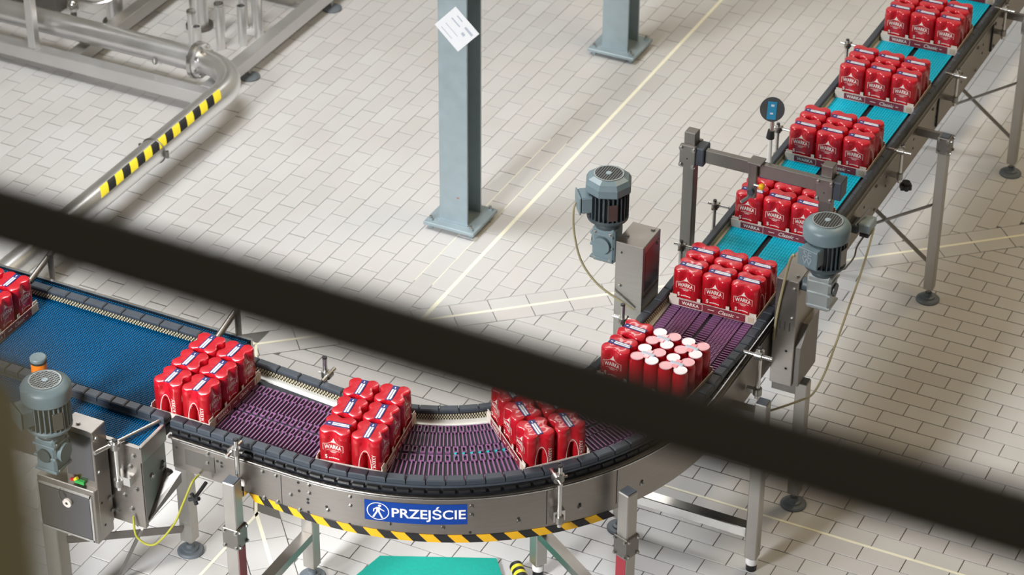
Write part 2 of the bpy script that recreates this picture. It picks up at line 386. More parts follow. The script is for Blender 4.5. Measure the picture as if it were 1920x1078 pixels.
def bracket(par, x, y, z0, z1, zr, hx, hy, back=.04, r=.0085):     # upright rod, cross rod towards (hx,hy), two clamps
    post = MB().cyl((x, y, z0), (x, y, z1), r, 12).build('rail_bracket', 'chrome', par, True)
    MB().lathe((x, y, z1), [(r*1.05, -.002), (r*1.05, .004), (r*.7, .006)], 12).build('rod_cap', 'black', post)
    d = Vector((hx-x, hy-y, 0)).normalized(); s = Vector((-d.y, d.x, 0))*.016
    a = Vector((x, y, zr))+s-d*back; b = Vector((hx, hy, zr))+s
    MB().cyl(a, b, r*.85, 12).build('cross_rod', 'chrome', post, True)
    mb = MB(); mb.cyl((x, y, zr-.015), (x, y, zr+.015), r*1.75, 12); q = Vector((x, y, zr))+s; mb.cyl(q-d*.015, q+d*.015, r*1.75, 12)
    mb.obar(Vector((x, y, zr))-s*.2, q, .018, .018); mb.cyl(Vector((x, y, zr))-s*1.9, Vector((x, y, zr))-s*.6, .005, 8)
    mb.build('clamp_cross', 'sealbolt', post, True)
    mb = MB(); mb.cyl((x, y, z0+.02), (x, y, z0+.052), r*1.8, 12); mb.obar((x, y, z0+.036), (x+d.x*.05, y+d.y*.05, z0+.036), .022, .02)
    mb.build('base_clamp', 'sealbolt', post, True)
    return post
def belt_cells(u0, u1, R0, R1, pu, pr, z, gap=.0022):
    mb = MB(); nu = int((u1-u0)/pu); nr = int((R1-R0)/pr)
    for i in range(nu):
        for j in range(nr):
            a = u0+i*pu; b = R0+j*pr
            cell(mb, a+gap/2, a+pu-gap/2, b+gap/2, b+pr-gap/2, z-.004, z, True)
    return mb
def roller_strip(u0, u1, Rf, z0, rows, pitch, rw, rh, depth=.005):
    mb = MB(); n = int((u1-u0)/pitch)
    f = Rf if callable(Rf) else (lambda u: Rf)
    for i in range(n):
        for k in range(rows):
            u = u0+(i+.5*(k % 2))*pitch; z = z0+k*(rh+.003)
            cell(mb, u, u+rw, lambda q: f(q), lambda q: f(q)+depth, z, z+rh)
    return mb
def caps(par, u0, u1, n, R0, R1, z0, z1, gap=.004, mtl='cap'):
    du = (u1-u0)/n
    f0 = R0 if callable(R0) else (lambda u: R0); f1 = R1 if callable(R1) else (lambda u: R1)
    for i in range(n):
        a, b = u0+i*du+gap/2, u0+(i+1)*du-gap/2
        bb = .005
        q = [P(a, f0(a), z0), P(b, f0(b), z0), P(b, f1(b), z0), P(a, f1(a), z0), P(a+bb, f0(a)+bb, z1), P(b-bb, f0(b)+bb, z1), P(b-bb, f1(b)-bb, z1), P(a+bb, f1(a)-bb, z1)]
        m4 = [p_.copy() for p_ in q[:4]]
        for p_ in m4: p_.z = z1-.004
        MB().add(q[:4]+m4+q[4:], [(0, 3, 2, 1), (0, 1, 5, 4), (1, 2, 6, 5), (2, 3, 7, 6), (3, 0, 4, 7), (4, 5, 9, 8), (5, 6, 10, 9), (6, 7, 11, 10), (7, 4, 8, 11), (8, 9, 10, 11)]).build('guide_cap', mtl, par)
def curve_text(vs, fs, fn):
    return MB().add([fn(*v[:2]) for v in vs], fs)

# ------------------------------------------------------------------ straight conveyor, right
YE = 5.15; U1 = LARC+.73; U2 = LARC+YE-OY
rc = thing('straight_conveyor', (.2, 2.6, 0), 'straight steel conveyor with two turquoise belt lanes rising to the top right', 'conveyor')
b = MB(); b.box(-.03, .43, .26, YE, .955, .990); b.build('belt_bed', 'belt_d', rc)
for a, c in ((.010, .199), (.211, .398)):
    lane = belt_cells(U1+.01, U2, a-OX, c-OX, .0252, .0126, 1.0, .0016)
    o = lane.build('belt_lane', 'cyan', rc); o['kind'] = 'stuff'
# left guide: plain dark bar, roller face, white foot line
MB().bbox(-.036, -.004, .26, YE, 1.026, 1.042, .004).build('guide_bar', 'rail_d', rc)
MB().box(-.030, -.006, .26, YE, .985, 1.026).build('roller_holder', 'black', rc)
o = roller_strip(U1, U2, -.0065-OX, .999, 2, .0135, .008, .010).build('roller_strip', 'roller', rc); o['kind'] = 'stuff'
MB().box(-.006, .008, .26, YE, .985, .996).build('wear_strip', 'white_strip', rc)
# right guide: dark bar with blocks, black channel
caps(rc, U1, U2, 64, .416-OX, .438-OX, 1.006, 1.036, .003, 'rail_d')
MB().box(.416, .436, .26, YE, .975, 1.006).build('guide_channel', 'black', rc)
MB().bbox(.428, .443, .26, YE, .966, .978, .002).build('slide_rail', 'steel', rc)
sp = MB().box(.4405, .4445, .26, YE, .775, .966).build('side_plate', 'steel', rc)
MB().box(.4445, .452, .26, YE, .962, .966).build('plate_lip', 'chrome', sp)
MB().box(.425, .4445, .26, YE, .773, .777).build('plate_flange', 'steel', sp)
MB().box(-.046, -.042, .26, YE, .80, .985).build('side_plate', 'steel_d', rc)
for y in (1.05, 1.29, 1.6, 2.0, 2.35, 2.75, 3.1, 3.45):
    for z in (.90, .85): dot(sp, (.4445, y, z), (1, 0, 0), .007)
for y in (1.45, 2.28, 3.0, 3.3):
    for z in (.93, .80): bolt(sp, (.4445, y, z), (1, 0, 0), .008, .008)
for y in (2.36, 3.25):
    MB().box(.4445, .452, y-.006, y+.006, .79, .95).build('plate_seam', 'black', sp)
for y in (2.01, 3.40):
    l1_ = leg(rc, .60, y, .955, clamp=(.865, .955))
    leg(rc, -.16, y, .80)
    MB().obar((.575, y+.03, .20), (-.14, y+.03, .74), .006, .028, (0, 1, 0)).build('brace', 'steel_d', rc)
    MB().obar((.575, y-.03, .57), (-.14, y-.03, .10), .006, .028, (0, 1, 0)).build('brace', 'steel_d', rc)
    MB().box(.4445, .585, y+.026, y+.046, .905, .945).build('leg_arm', 'steel_d', rc)
for y in (.76, 1.55, 2.51, 3.4): bracket(rc, -.10, y, .86, 1.075, 1.045, -.036, y)
bracket(rc, -.10, .37, .80, 1.075, 1.045, -.036, .37)
for y in (1.66, 2.50, 3.30): bracket(rc, .492, y, .85, 1.06, 1.03, .430, y, .05)
kn = MB()
for k in range(6):
    a = k*PI/3; kn.cyl((.515+.02*math.cos(a), 1.70+.02*math.sin(a), .80), (.515+.02*math.cos(a), 1.70+.02*math.sin(a), .825), .011, 10)
kn.cyl((.515, 1.70, .80), (.515, 1.70, .84), .02, 12)
kn.build('star_knob', 'black', rc, True)

# ------------------------------------------------------------------ curve conveyor
cc = thing('curve_conveyor', (-.25, -1.0, 0), 'ninety degree curve conveyor with mauve slatted belt and hazard-striped steel skirt', 'conveyor')
UA, UB = -.60, U1
RI = lambda u: .815+u*.07 if u < 0 else (.815 if u < LARC else min(.836, .815+(u-LARC)*.05))
RW = lambda u: RI(u)+(.028 if u < 0 else (.036 if u < LARC else max(.014, .036-(u-LARC)*.1)))
Ri = lambda d: (lambda u: RI(u)+d)
b = MB(); sweep(b, UA, UB, [(.80, .955), (1.27, .955), (1.27, .990), (.80, .990)]); b.build('belt_bed', 'belt_d', cc)
# mauve slats: staggered rectangular loops, two lanes of three rows
mb = MB(); pitch = .0340; n = int((UB-UA-.01)/pitch)
lanes = ((.858, 1.037), (1.053, 1.232))
for li, (a, c) in enumerate(lanes):
    wdt = c-a
    for i in range(n):
        u = UA+.006+i*pitch
        for k, (p0, p1) in enumerate(((0, .24), (.27, .76), (.79, 1.0))):
            uu = u+(pitch/4 if k == 1 else 0)
            r0, r1 = a+wdt*p0, a+wdt*p1
            if u > LARC+.02:
                if k == 1:
                    for q in range(6):
                        for t in (0, pitch/3, 2*pitch/3): cell(mb, u+t, u+t+pitch/3-.0035, r0+(r1-r0)*q/6+.0014, r0+(r1-r0)*(q+1)/6-.0014, .986, .999, True)
                else:
                    for t in (0, .017): cell(mb, u+t, u+t+.0062, r0, r1, .986, .999, True)
                continue
            for o_ in (0, .0165): cell(mb, uu+o_, uu+o_+.0052, r0, r1, .987, .999, True)
            if k != 1:
                cell(mb, uu+.004, uu+.018, r0, r0+.0038, .987, .9985, True); cell(mb, uu+.004, uu+.018, r1-.0038, r1, .987, .9985, True)
o = mb.build('belt_slats', 'magenta', cc); o['kind'] = 'stuff'
mb = MB()
for i in range(10):
    u = .53+i*.033; a = u; mb.add([P(a, 1.038, .997), P(a+.012, 1.038, .997), P(a+.006, 1.068, .997), P(a, 1.038, .991), P(a+.012, 1.038, .991), P(a+.006, 1.068, .991)], [(0, 1, 2), (3, 5, 4), (0, 3, 4, 1), (1, 4, 5, 2), (2, 5, 3, 0)])
o = mb.build('belt_guide_tabs', 'teal', cc); o['kind'] = 'stuff'
# outer guide
RO = lambda d: (lambda u: 1.238+d+min(.018, max(0, (u-LARC)*.06)))
caps(cc, UA, UB, 46, RO(0), RO(.042), 1.018, 1.040)
b = MB(); sweep(b, UA, UB, [(RO(.002), .985), (RO(.034), .985), (RO(.034), 1.016), (RO(.002), 1.016)]); b.build('guide_channel', 'black', cc)
b = MB(); sweep(b, UA, UB, [(1.272, 1.004), (1.279, 1.004), (1.279, 1.014), (1.272, 1.014)]); b.build('guide_edge', 'rail_d', cc)
b = MB(); n = 60
for i in range(n):
    u = UA+(UB-UA)*i/n; cell(b, u, u+(UB-UA)/n-.012, 1.272, 1.284, .982, .994)
o = b.build('chain_links', 'black', cc); o['kind'] = 'stuff'
b = MB(); sweep(b, UA, UB, [(1.284, .962), (1.300, .962), (1.300, .972), (1.284, .972)]); b.build('slide_rail', 'steel', cc)
# inner guide
caps(cc, UA, UB, 28, Ri(-.038), Ri(0), 1.031, 1.045)
b = MB(); sweep(b, UA, UB, [(Ri(-.034), .985), (Ri(-.002), .985), (Ri(-.002), 1.031), (Ri(-.034), 1.031)]); b.build('roller_holder', 'black', cc)
o = roller_strip(UA, UB, Ri(-.0025), 1.0, 3, .0140, .0062, .0060).build('roller_strip', 'roller', cc); o['kind'] = 'stuff'
b = MB(); sweep(b, UA, UB, [(Ri(-.002), .985), (RW, .985), (RW, .997), (Ri(-.002), .997)]); b.build('wear_strip', 'white_strip', cc)
# skirt plates
US = LARC+.46
ZS = lambda u: .812-.038*(min(u, 1.2)+.22)
b = MB(); sweep(b, UA+.02, US+.27, [(1.2985, ZS), (1.3035, ZS), (1.3035, .966), (1.2985, .966)]); sk = b.build('outer_skirt', 'steel', cc, True)
b = MB(); sweep(b, UA+.02, US+.27, [(1.2985, .9655), (1.310, .9655), (1.310, .9695), (1.2985, .9695)]); b.build('skirt_lip', 'chrome', sk, True)
b = MB(); sweep(b, UA+.02, UB, [(.770, .78), (.774, .78), (.774, .985), (.770, .985)]); b.build('inner_skirt', 'steel_d', cc, True)
# hazard edging: each stripe its own piece
h0, h1 = -.21, 1.060; n = 28; du = (h1-h0)/n
for i in range(n):
    u0, u1 = h0+i*du, h0+(i+1)*du; sl = .026
    q = []
    for u in (u0, u1):
        zt = ZS(u)+.004
        for R, z in ((1.2975, zt-.037), (1.3065, zt-.037), (1.3065, zt), (1.2975, zt)): q.append(P(u+(-sl if z == zt else sl)*.5, R, z))
    MB().hexa(q).build('hazard_stripe', 'hblack' if i % 2 else 'yellow', sk)
# seams, bolts and holes on the skirt
for u in (-.070, .823, 1.076):
    b = MB(); cell(b, u, u+.003, 1.3035, 1.3042, .79, .96); b.build('plate_seam', 'grille', sk)
def sk_bolt(u, z, r=.008):
    q = P(u, 1.3035, z); nrm = (P(u, 1.4, z)-P(u, 1.3, z)).normalized(); bolt(sk, q, nrm, r, .008)
def sk_hole(u, z, r=.006):
    q = P(u, 1.3030, z); nrm = (P(u, 1.4, z)-P(u, 1.3, z)).normalized(); dot(sk, q+nrm*.0006, nrm, r)
for u, z in ((-.093, .944), (-.155, .944), (-.152, .814), (-.09, .815), (.046, .948), (.046, .908), (.010, .811), (.11, .846), (-.028, .872), (.188, .937), (.188, .893), (.316, .828), (.488, .822), (.580, .926), (.580, .882), (.732, .828), (1.181, .83), (.940, .834), (-.411, .946), (-.413, .902)): sk_bolt(u, z)
for u, z in ((.185, .801), (.575, .798), (.731, .845), (.009, .947), (.011, .906), (.042, .877), (.042, .860), (.042, .813), (.108, .864), (-.366, .925), (-.347, .923), (-.347, .905), (-.56, .93), (1.181, .847), (.940, .85)): sk_hole(u, z)
pl = MB(); cell(pl, -.52, -.38, 1.3035, 1.3065, .86, .94); pl.build('hex_patch', 'steel_d', sk)
# sign PRZEJSCIE on the skirt
def sk_pt(u, z, d): return P(u, 1.3035+d, z)
s0, s1, z0, z1 = .237, .566, .842, .940
sg = MB(); 
for i in range(14): cell(sg, s0+(s1-s0)*i/14, s0+(s1-s0)*(i+1)/14, 1.3035, 1.3050, z0, z1)
sgo = sg.build('walkway_sign', 'sign', sk); sgo['label'] = 'blue sign with walking figure and white word'
vs, fs = text_geo('PRZEJŚCIE', .062, 0, .0010, 'LEFT')
xw = max(v[0] for v in vs); kx = .238/xw
curve_text(vs, fs, lambda x, y: sk_pt(s0+.086+x*kx, .889+y*1.02, .0024)).build('sign_lettering', 'white', sgo)
def ringpts(cx, cy, rx, ry, n=28): return [(cx+rx*math.cos(2*PI*i/n), cy+ry*math.sin(2*PI*i/n)) for i in range(n)]
ic = MB(); cx, cy = s0+.044, .891
o_, i_ = ringpts(cx, cy, .0365, .043), ringpts(cx, cy, .0335, .0397)
ic.add([sk_pt(x, y, .0024) for x, y in o_+i_], [(k, (k+1) % 28, 28+(k+1) % 28, 28+k) for k in range(28)])
ic.add([sk_pt(x, y, .0024) for x, y in ringpts(cx+.006, cy+.028, .0055, .0052, 12)], [tuple(range(12))])
for poly in ([(-.004, .020), (.007, .021), (.006, -.002), (-.006, -.002)], [(-.006, -.001), (.000, -.002), (-.013, -.032), (-.019, -.030)], [(.000, -.002), (.006, -.002), (.017, -.033), (.011, -.033)],
             [(-.004, .020), (-.001, .015), (-.011, .008), (-.013, -.004), (-.016, -.004), (-.015, .010)], [(.005, .019), (.008, .016), (.022, .004), (.019, .002), (.006, .011)]):
    ic.add([sk_pt(cx+x, cy+y, .0024) for x, y in poly], [tuple(range(len(poly)))])
ic.build('sign_icon', 'white', sgo)
# legs of the curve
leg(cc, -1.09, -1.865, .925, .058, clamp=(.60, .70), tape=True)
leg(cc, .352, -1.205, .915, .058, rot=math.radians(-31+12), clamp=(.60, .70))
t_ = MB().box(.0, .0012, -.026, .026, .09, .59).mtx(Matrix.Translation((.352, -1.205, 0)) @ Matrix.Rotation(math.radians(-19), 4, 'Z') @ Matrix.Translation((-.0302, 0, 0))).build('red_tape', 'red_tape', cc)
MB().box(-.026, .026, 0, .0012, .09, .59).mtx(Matrix.Translation((.352, -1.205, 0)) @ Matrix.Rotation(math.radians(-19), 4, 'Z') @ Matrix.Translation((0, -.0302, 0))).build('red_tape', 'red_tape', cc)
leg(cc, -1.085, -1.29, .95, .058)
leg(cc, -.215, -.835, .95, .058, rot=math.radians(-31), disc=False)
MB().obar((-1.09, -1.835, .25), (-1.085, -1.32, .25), .05, .04).build('cross_beam', 'steel', cc)
MB().obar((.325, -1.185, .25), (-.19, -.85, .25), .05, .04).build('cross_beam', 'steel', cc)
leg(cc, .60, -.376, .90, .055, disc=False)
leg(cc, .60, .135, .685, .055)
MB().bbox(.0, .573, -.405, -.347, .185, .235, .003).build('cross_beam', 'chrome', cc)
leg(cc, -.03, -.376, .80, .055)
MB().box(.463, .575, -.40, -.35, .80, .85).build('leg_arm', 'steel_d', cc)
MB().box(.463, .575, .11, .16, .62, .67).build('leg_arm', 'steel_d', cc)
# brackets of the curve
def cbr(u, z0=.80, z1=1.10, zr=1.045):
    a = P(u, 1.345); q = P(u, 1.283); bracket(cc, a.x, a.y, z0, z1, zr, q.x, q.y, .05, .010)
    m_ = MB(); e0 = P(u, 1.3035, z0+.05); e1 = P(u, 1.345, z0+.05); m_.obar(e0, e1, .05, .05); m_.build('bracket_foot', 'chrome', cc)
cbr(-.245, .80); cbr(.855, .80); 
def cbi(u):
    a = P(u, RI(u)-.075); q = P(u, RI(u)-.02); bracket(cc, a.x, a.y, .90, 1.13, 1.05, q.x, q.y, .05, .010)
cbi(-.19); cbi(LARC+.19)
bracket(cc, .52, -.23, .80, 1.06, 1.03, .445, -.23, .06, .011)
# star handle under the skirt
kn = MB(); c0 = Vector((-1.25, -1.90, .80))
kn.cyl((-1.25, -1.81, .82), c0, .008, 8)
for k in range(4):
    a = k*PI/2+.4; kn.cyl(c0, c0+Vector((.026*math.cos(a), -.004, .026*math.sin(a))), .009, 8)
kn.build('star_knob', 'black', cc)

# ------------------------------------------------------------------ straight conveyor, left
lc = thing('wide_conveyor', (-2.2, -1.5, 0), 'wide steel conveyor with fine blue mesh belt at the lower left', 'conveyor')
UL = -2.45; UR = -.625
b = MB(); b.box(OX+UL, OX+UR, -1.925, -1.085, .95, .990); b.build('belt_bed', 'belt_d', lc)
o = belt_cells(UL, UR, .61, 1.44, .0112, .0112, 1.0, .0050).build('mesh_belt', 'blue', lc); o['kind'] = 'stuff'
caps(lc, UL, UR, 28, 1.236, 1.283, 1.016, 1.040)
b = MB(); sweep(b, UL, UR, [(1.240, 1.001), (1.272, 1.001), (1.272, 1.016), (1.240, 1.016)]); b.build('guide_channel', 'black', lc)
b = MB(); sweep(b, UL, UR, [(1.272, 1.006), (1.290, 1.006), (1.290, 1.016), (1.272, 1.016)]); b.build('guide_edge', 'rail_d', lc)
caps(lc, UL, UR, 19, .678, .720, 1.030, 1.044)
b = MB(); sweep(b, UL, UR, [(.685, 1.001), (.716, 1.001), (.716, 1.030), (.685, 1.030)]); b.build('roller_holder', 'black', lc)
o = roller_strip(UL, UR, .7155, 1.004, 3, .0140, .0066, .0052).build('roller_strip', 'roller', lc); o['kind'] = 'stuff'
MB().box(OX+UL, OX+UR, -1.085, -1.070, .80, 1.008).build('side_plate', 'chrome', lc)
MB().box(OX+UL, OX+UR-.20, -1.932, -1.925, .78, 1.006).build('side_plate', 'steel', lc)
# end panel stack facing the curve
ep = MB().box(-1.66, -1.468, -1.945, -1.925, .60, 1.004).build('end_panel', 'steel', lc)
MB().box(-1.468, -1.460, -1.945, -1.765, .935, 1.012).build('end_plate', 'steel', lc)
MB().box(-1.474, -1.462, -1.945, -1.765, 1.004, 1.014).build('end_lip', 'chrome', lc)
MB().add([(-1.463, -1.94, .932), (-1.463, -1.775, .932), (-1.463, -1.775, .80), (-1.463, -1.94, .64), (-1.475, -1.94, .932), (-1.475, -1.775, .932), (-1.475, -1.775, .80), (-1.475, -1.94, .64)], [(0, 1, 2, 3), (7, 6, 5, 4), (0, 4, 5, 1), (1, 5, 6, 2), (2, 6, 7, 3), (3, 7, 4, 0)]).build('end_gusset', 'steel_d', lc)
MB().add([(-1.462, -1.775, .80), (-1.40, -1.765, .79), (-1.40, -1.765, .74), (-1.49, -1.945, .58), (-1.52, -1.945, .60)], [(0, 1, 2, 3, 4)]).build('chute_plate', 'steel_d', lc)
mb = MB()
for x, z in ((-1.50, .96), (-1.52, .90), (-1.55, .84), (-1.50, .79), (-1.56, .74), (-1.62, .72), (-1.53, .68), (-1.60, .65)): bolt(lc, (x, -1.945, z), (0, -1, 0), .010, .009)
for y, z in ((-1.80, .84), (-1.81, .82), (-1.88, .83)): bolt(lc, (-1.462, y, z), (1, 0, 0), .010, .009)
bracket(lc, -1.555, -1.985, .80, 1.045, 1.02, -1.47, -1.76, .09, .011)
MB().box(-1.57, -1.50, -1.985, -1.945, .83, .87).build('bracket_foot', 'chrome', lc)
leg(lc, -1.655, -1.374, .95, .062)
leg(lc, -1.90, -1.99, .549, .075, z0=.05)
MB().obar((-1.665, -1.41, .145), (-1.87, -1.98, .42), .006, .035, (0, 0, 1)).build('brace', 'steel_d', lc)
MB().cyl((-1.44, -1.79, .80), (-1.82, -1.70, .02), .009, 8).build('stay_rod', 'steel_d', lc)
for x, y in ((-2.52, -1.03), (-1.56, -1.03)):
    p_ = MB().cyl((x, y, .90), (x, y, 1.11), .014, 12).build('rail_bracket', 'steel_d', lc, True)
    MB().cyl((x-.012, y+.04, 1.10), (x-.012, y-.15, 1.045), .014, 12).build('cross_rod', 'steel_d', p_, True)
# ------------------------------------------------------------------ four-packs of cans
PA, PRC, PH = .0655, .031, .166
def film_ring(v, k=1., n=16):                          # clover outline, valley depth v on every side
    pts = []; s = PA-PRC
    for side in range(4):
        rot = side*PI/2-PI/2
        c, sn = math.cos(rot+PI/2), math.sin(rot+PI/2)
        loc = []
        for i in range(n):
            x = -s+2*s*i/n; loc.append((x, -PA+v*math.cos(PI*x/(2*s))**2))
        for i in range(6):
            a = -PI/2+(PI/2)*i/6; loc.append((s+PRC*math.cos(a), -s+PRC*math.sin(a)))
        pts += [((x*c-y*sn)*k, (x*sn+y*c)*k) for x, y in loc]
    return pts
def valley(z): t = max(0, min(1, (z-.115)/.045)); return .0055+.009*t*t*(3-2*t)
def film_y(x, z): s = PA-PRC; return -PA+(valley(z)*math.cos(PI*x/(2*s))**2 if abs(x) < s else 0) + (0 if abs(x) < s else PRC-math.sqrt(max(0, PRC**2-(abs(x)-s)**2)))
HW, HZ, HH = .025, .028, .080
def film_mesh():
    zs = [.004, .016, .028, .040, .052, .064, .076, .088, .100, .112, .124, .136, .146, .154]
    rings = [[(x, y, z) for x, y in film_ring(valley(z))] for z in zs]
    for z, k in ((.160, .985), (.1645, .945), (.166, .86), (.1655, .5), (.164, .12)): rings.append([(x, y, z) for x, y in film_ring(valley(z)*(1 if k > .6 else .8), k)])
    n = len(rings[0]); vs = [v for r in rings for v in r]
    def hole(v): return v[2] < .12 and abs(v[0]) > PA*.7 and abs(v[1]) < HW and (v[2] < HZ or (v[1]/HW)**2+((v[2]-HZ)/HH)**2 < 1)
    fs = []
    for j in range(len(rings)-1):
        for i in range(n):
            f = (j*n+i, j*n+(i+1) % n, (j+1)*n+(i+1) % n, (j+1)*n+i)
            if all(hole(vs[k]) for k in f): continue
            if sum(hole(vs[k]) for k in f) == 3 : f = tuple(k for k in f if True)
            fs.append(f)
    fs.append(tuple(range((len(rings)-1)*n, len(rings)*n)))
    return MB().add(vs, fs)
def can_mb(cx, cy):
    return MB().lathe((cx, cy, 0), [(.024, .001), (.031, .008), (.0327, .014), (.0327, .135), (.031, .146), (.0275, .158), (.0283, .1615), (.0270, .1620)], 20)
def lid_mb(cx, cy): return MB().lathe((cx, cy, 0), [(.0284, .1600), (.0284, .1640), (.0264, .1640), (.0258, .1626), (.010, .1628)], 20)
def logo_mb(sides):
    mb = MB(); e = .0007
    def put(vs, fs, sgn):
        mb.add([(sgn*x, sgn*(film_y(x, z)-e), z) for x, z in vs], fs)
    vs, fs = text_geo('WARKA', .0265, 0, .0007); xw = max(v[0] for v in vs); k = .0360/xw
    five = text_geo('5', .024, 0, .0008)
    for sg_ in sides:
        put([(v[0]*k, .0985+v[1]) for v in vs], fs, sg_)
        # frame with raised middle
        fr = [(-.0425, .0825), (.0425, .0825), (.0425, .1125), (.022, .1155), (.013, .1200), (-.013, .1200), (-.022, .1155), (-.0425, .1125)]
        for a, b in zip(fr, fr[1:]+fr[:1]):
            d = Vector((b[0]-a[0], b[1]-a[1])); nn = Vector((-d.y, d.x)).normalized()*.0008; m_ = 5
            for i in range(m_):
                p0 = Vector(a)+d*(i/m_); p1 = Vector(a)+d*((i+1)/m_)
                put([tuple(p0-nn), tuple(p1-nn), tuple(p1+nn), tuple(p0+nn)], [(0, 1, 2, 3)], sg_)
        put([(-.011, .1225), (.011, .1225), (.007, .1270), (-.007, .1270)], [(0, 1, 2, 3)], sg_)
        put([(-.005, .1280), (.005, .1280), (.0, .138)], [(0, 1, 2)], sg_)
        for zz, wd in ((.0775, .014), (.0725, .010)):
            put([(-wd, zz-.001), (wd, zz-.001), (wd, zz+.001), (-wd, zz+.001)], [(0, 1, 2, 3)], sg_)
        put([(-.030+v[0], .050+v[1]) for v in five[0]], five[1], sg_)
        for i in range(6): put([(-.019+i*.0075, .0425), (-.0130+i*.0075, .0425), (-.0130+i*.0075, .0475), (-.019+i*.0075, .0475)], [(0, 1, 2, 3)], sg_)
    return mb
def side_mb(sides):
    mb = MB(); e = .0008
    vs, fs = text_geo('WARKA', .0215, 0, .0006)
    xw = max(v[0] for v in vs); k = .034/xw
    for sg_ in sides:
        # vertical word beside the arch
        q = []
        for v in vs:
            t = .036+v[1]; z = .066+v[0]*k
            q.append((sg_*(-film_y(t, z)+e), sg_*t, z))
        mb.add(q, fs)
        # white rim of the arch opening
        arc = [(HW*math.cos(a), HZ+HH*math.sin(a)) for a in frange(0, PI, 16)]; arc = [(HW, .008)]+arc+[(-HW, .008)]
        for a, b in zip(arc, arc[1:]):
            for_ = []
            for (y, z) in (a, b):
                o = Vector((y, z-HZ)).normalized()*.0035
                for_ += [(y, z), (y+o.x, z+o.y)]
            mb.add([(sg_*(-film_y(y, z)+e), sg_*y, z) for y, z in for_], [(0, 1, 3, 2)])
    return mb
def label_mbs():
    a = MB(); a.box(-.050, .050, -.0135, .0135, .1652, .1674)
    t = MB()
    for row, y in enumerate((-.0085, .0015)):
        x = -.024
        while x < .044:
            w_ = random.choice((.0035, .0042, .005)); t.box(x, x+w_, y, y+.0070, .1674, .1679); x += w_+.0012
    t.box(-.042, -.032, -.002, .002, .1674, .1679)
    return a, t
def make_pack():
    root = thing('can_pack', (0, 0, 0), '', 'cans')
    film_mesh().build('film_wrap', 'red', root, True)
    for sx in (-1, 1):
        for sy in (-1, 1): can_mb(sx*.0335, sy*.0335).build('can', 'can_red', root, True)
    a, t = label_mbs(); lo = a.build('label_strip', 'navy', root); lp = t.build('label_print', 'white', lo); lp['kind'] = 'stuff'
    for sd in (1, -1): logo_mb((sd,)).build('brand_lettering', 'cream_print', root); side_mb((sd,)).build('side_lettering', 'cream_print', root)
    return root
def make_clear_pack():
    root = thing('can_pack', (0, 0, 0), '', 'cans')
    for sx in (-1, 1):
        for sy in (-1, 1):
            c = can_mb(sx*.0335, sy*.0335).build('can', 'can_red', root, True); lid_mb(sx*.0335, sy*.0335).build('lid', 'lid_w' if sx*sy < 0 else 'lid', c, True)
    MB().bbox(-.014, .014, -.030, .030, .158, .1655, .003).build('film_web', 'cloudy', root)
    MB().bbox(-.030, .030, -.010, .010, .1600, .1668, .003).build('label_strip', 'paper_ink', root)
    return root
def make_tray():
    root = thing('cardboard_tray', (0, 0, 0), '', 'tray')
    lx, ly, t = .203, .141, .003
    mb = MB(); mb.box(-lx, lx, -ly, ly, 0, .003)
    for s in (-1, 1):
        y0, y1 = sorted((s*ly, s*(ly-t))); mb.box(-lx, lx, y0, y1, .003, .040)
        x0, x1 = sorted((s*lx, s*(lx-t))); mb.box(x0, x1, -ly+t, ly-t, .003, .034)
    for sx in (-1, 1):
        for sy in (-1, 1):
            x0, x1 = sorted((sx*(lx-t), sx*(lx-.035))); y0, y1 = sorted((sy*(ly-t), sy*(ly-2*t))); mb.box(x0, x1, y0, y1, .003, .052)
    for x in (-.067, .067):
        for s in (-1, 1):
            y = s*(ly-t*1.5); mb.prism([(x-.008, y-.001), (x+.008, y-.001), (x+.008, y+.001), (x-.008, y+.001)], .003, .056)
    mb.build('tray_walls', 'kraft_w', root)
    vs, fs = text_geo('WARKA', .022, 0, .0005); xw = max(v[0] for v in vs); k = .040/xw
    cs, cf = text_geo('Classic', .027, .35, .0002); cw = max(v[0] for v in cs); kc = .040/cw
    for s in (-1, 1):
        pm = MB(); wt = MB(); em = MB(); d = s*(ly+.0008)
        def pt(x, z, e=0): return (-s*x, d+s*e, z)
        def quad(m_, x0, x1, z0, z1, e): m_.hexa([pt(x0, z0, 0), pt(x1, z0, 0), pt(x1, z0, e), pt(x0, z0, e), pt(x0, z1, 0), pt(x1, z1, 0), pt(x1, z1, e), pt(x0, z1, e)])
        quad(pm, -.155, .152, .002, .0385, .0006)
        quad(wt, -.158, -.046, .0030, .0045, .0012); quad(wt, -.158, -.046, .0355, .0370, .0012); quad(wt, -.158, -.1565, .003, .037, .0012); quad(wt, -.0475, -.046, .003, .037, .0012)
        wt.add([pt(-.102+v[0]*k, .020+v[1], .0013) for v in vs], fs); w2 = MB(); w2.add([pt(.062+v[0]*kc, .020+v[1], .0013) for v in cs], cf)
        
        quad(em, .165, .190, .008, .033, .0006)
        po = pm.build('print_panel', 'maroon', root); wt.build('tray_lettering', 'cream_print', po); w2.build('script_lettering', 'cream_print', po)
        for x0, x1 in ((-.020, .008), (.112, .124)): dm = MB(); quad(dm, x0, x1, .018, .021, .0012); dm.build('print_dash', 'cream_print', po)
        em.build('print_mark', 'kraft', root)
    return root
pack0, clear0, tray0 = make_pack(), make_clear_pack(), make_tray(); used = {}
def inst(proto):
    if proto not in used: used[proto] = 1; return proto
    return copy_tree(proto)
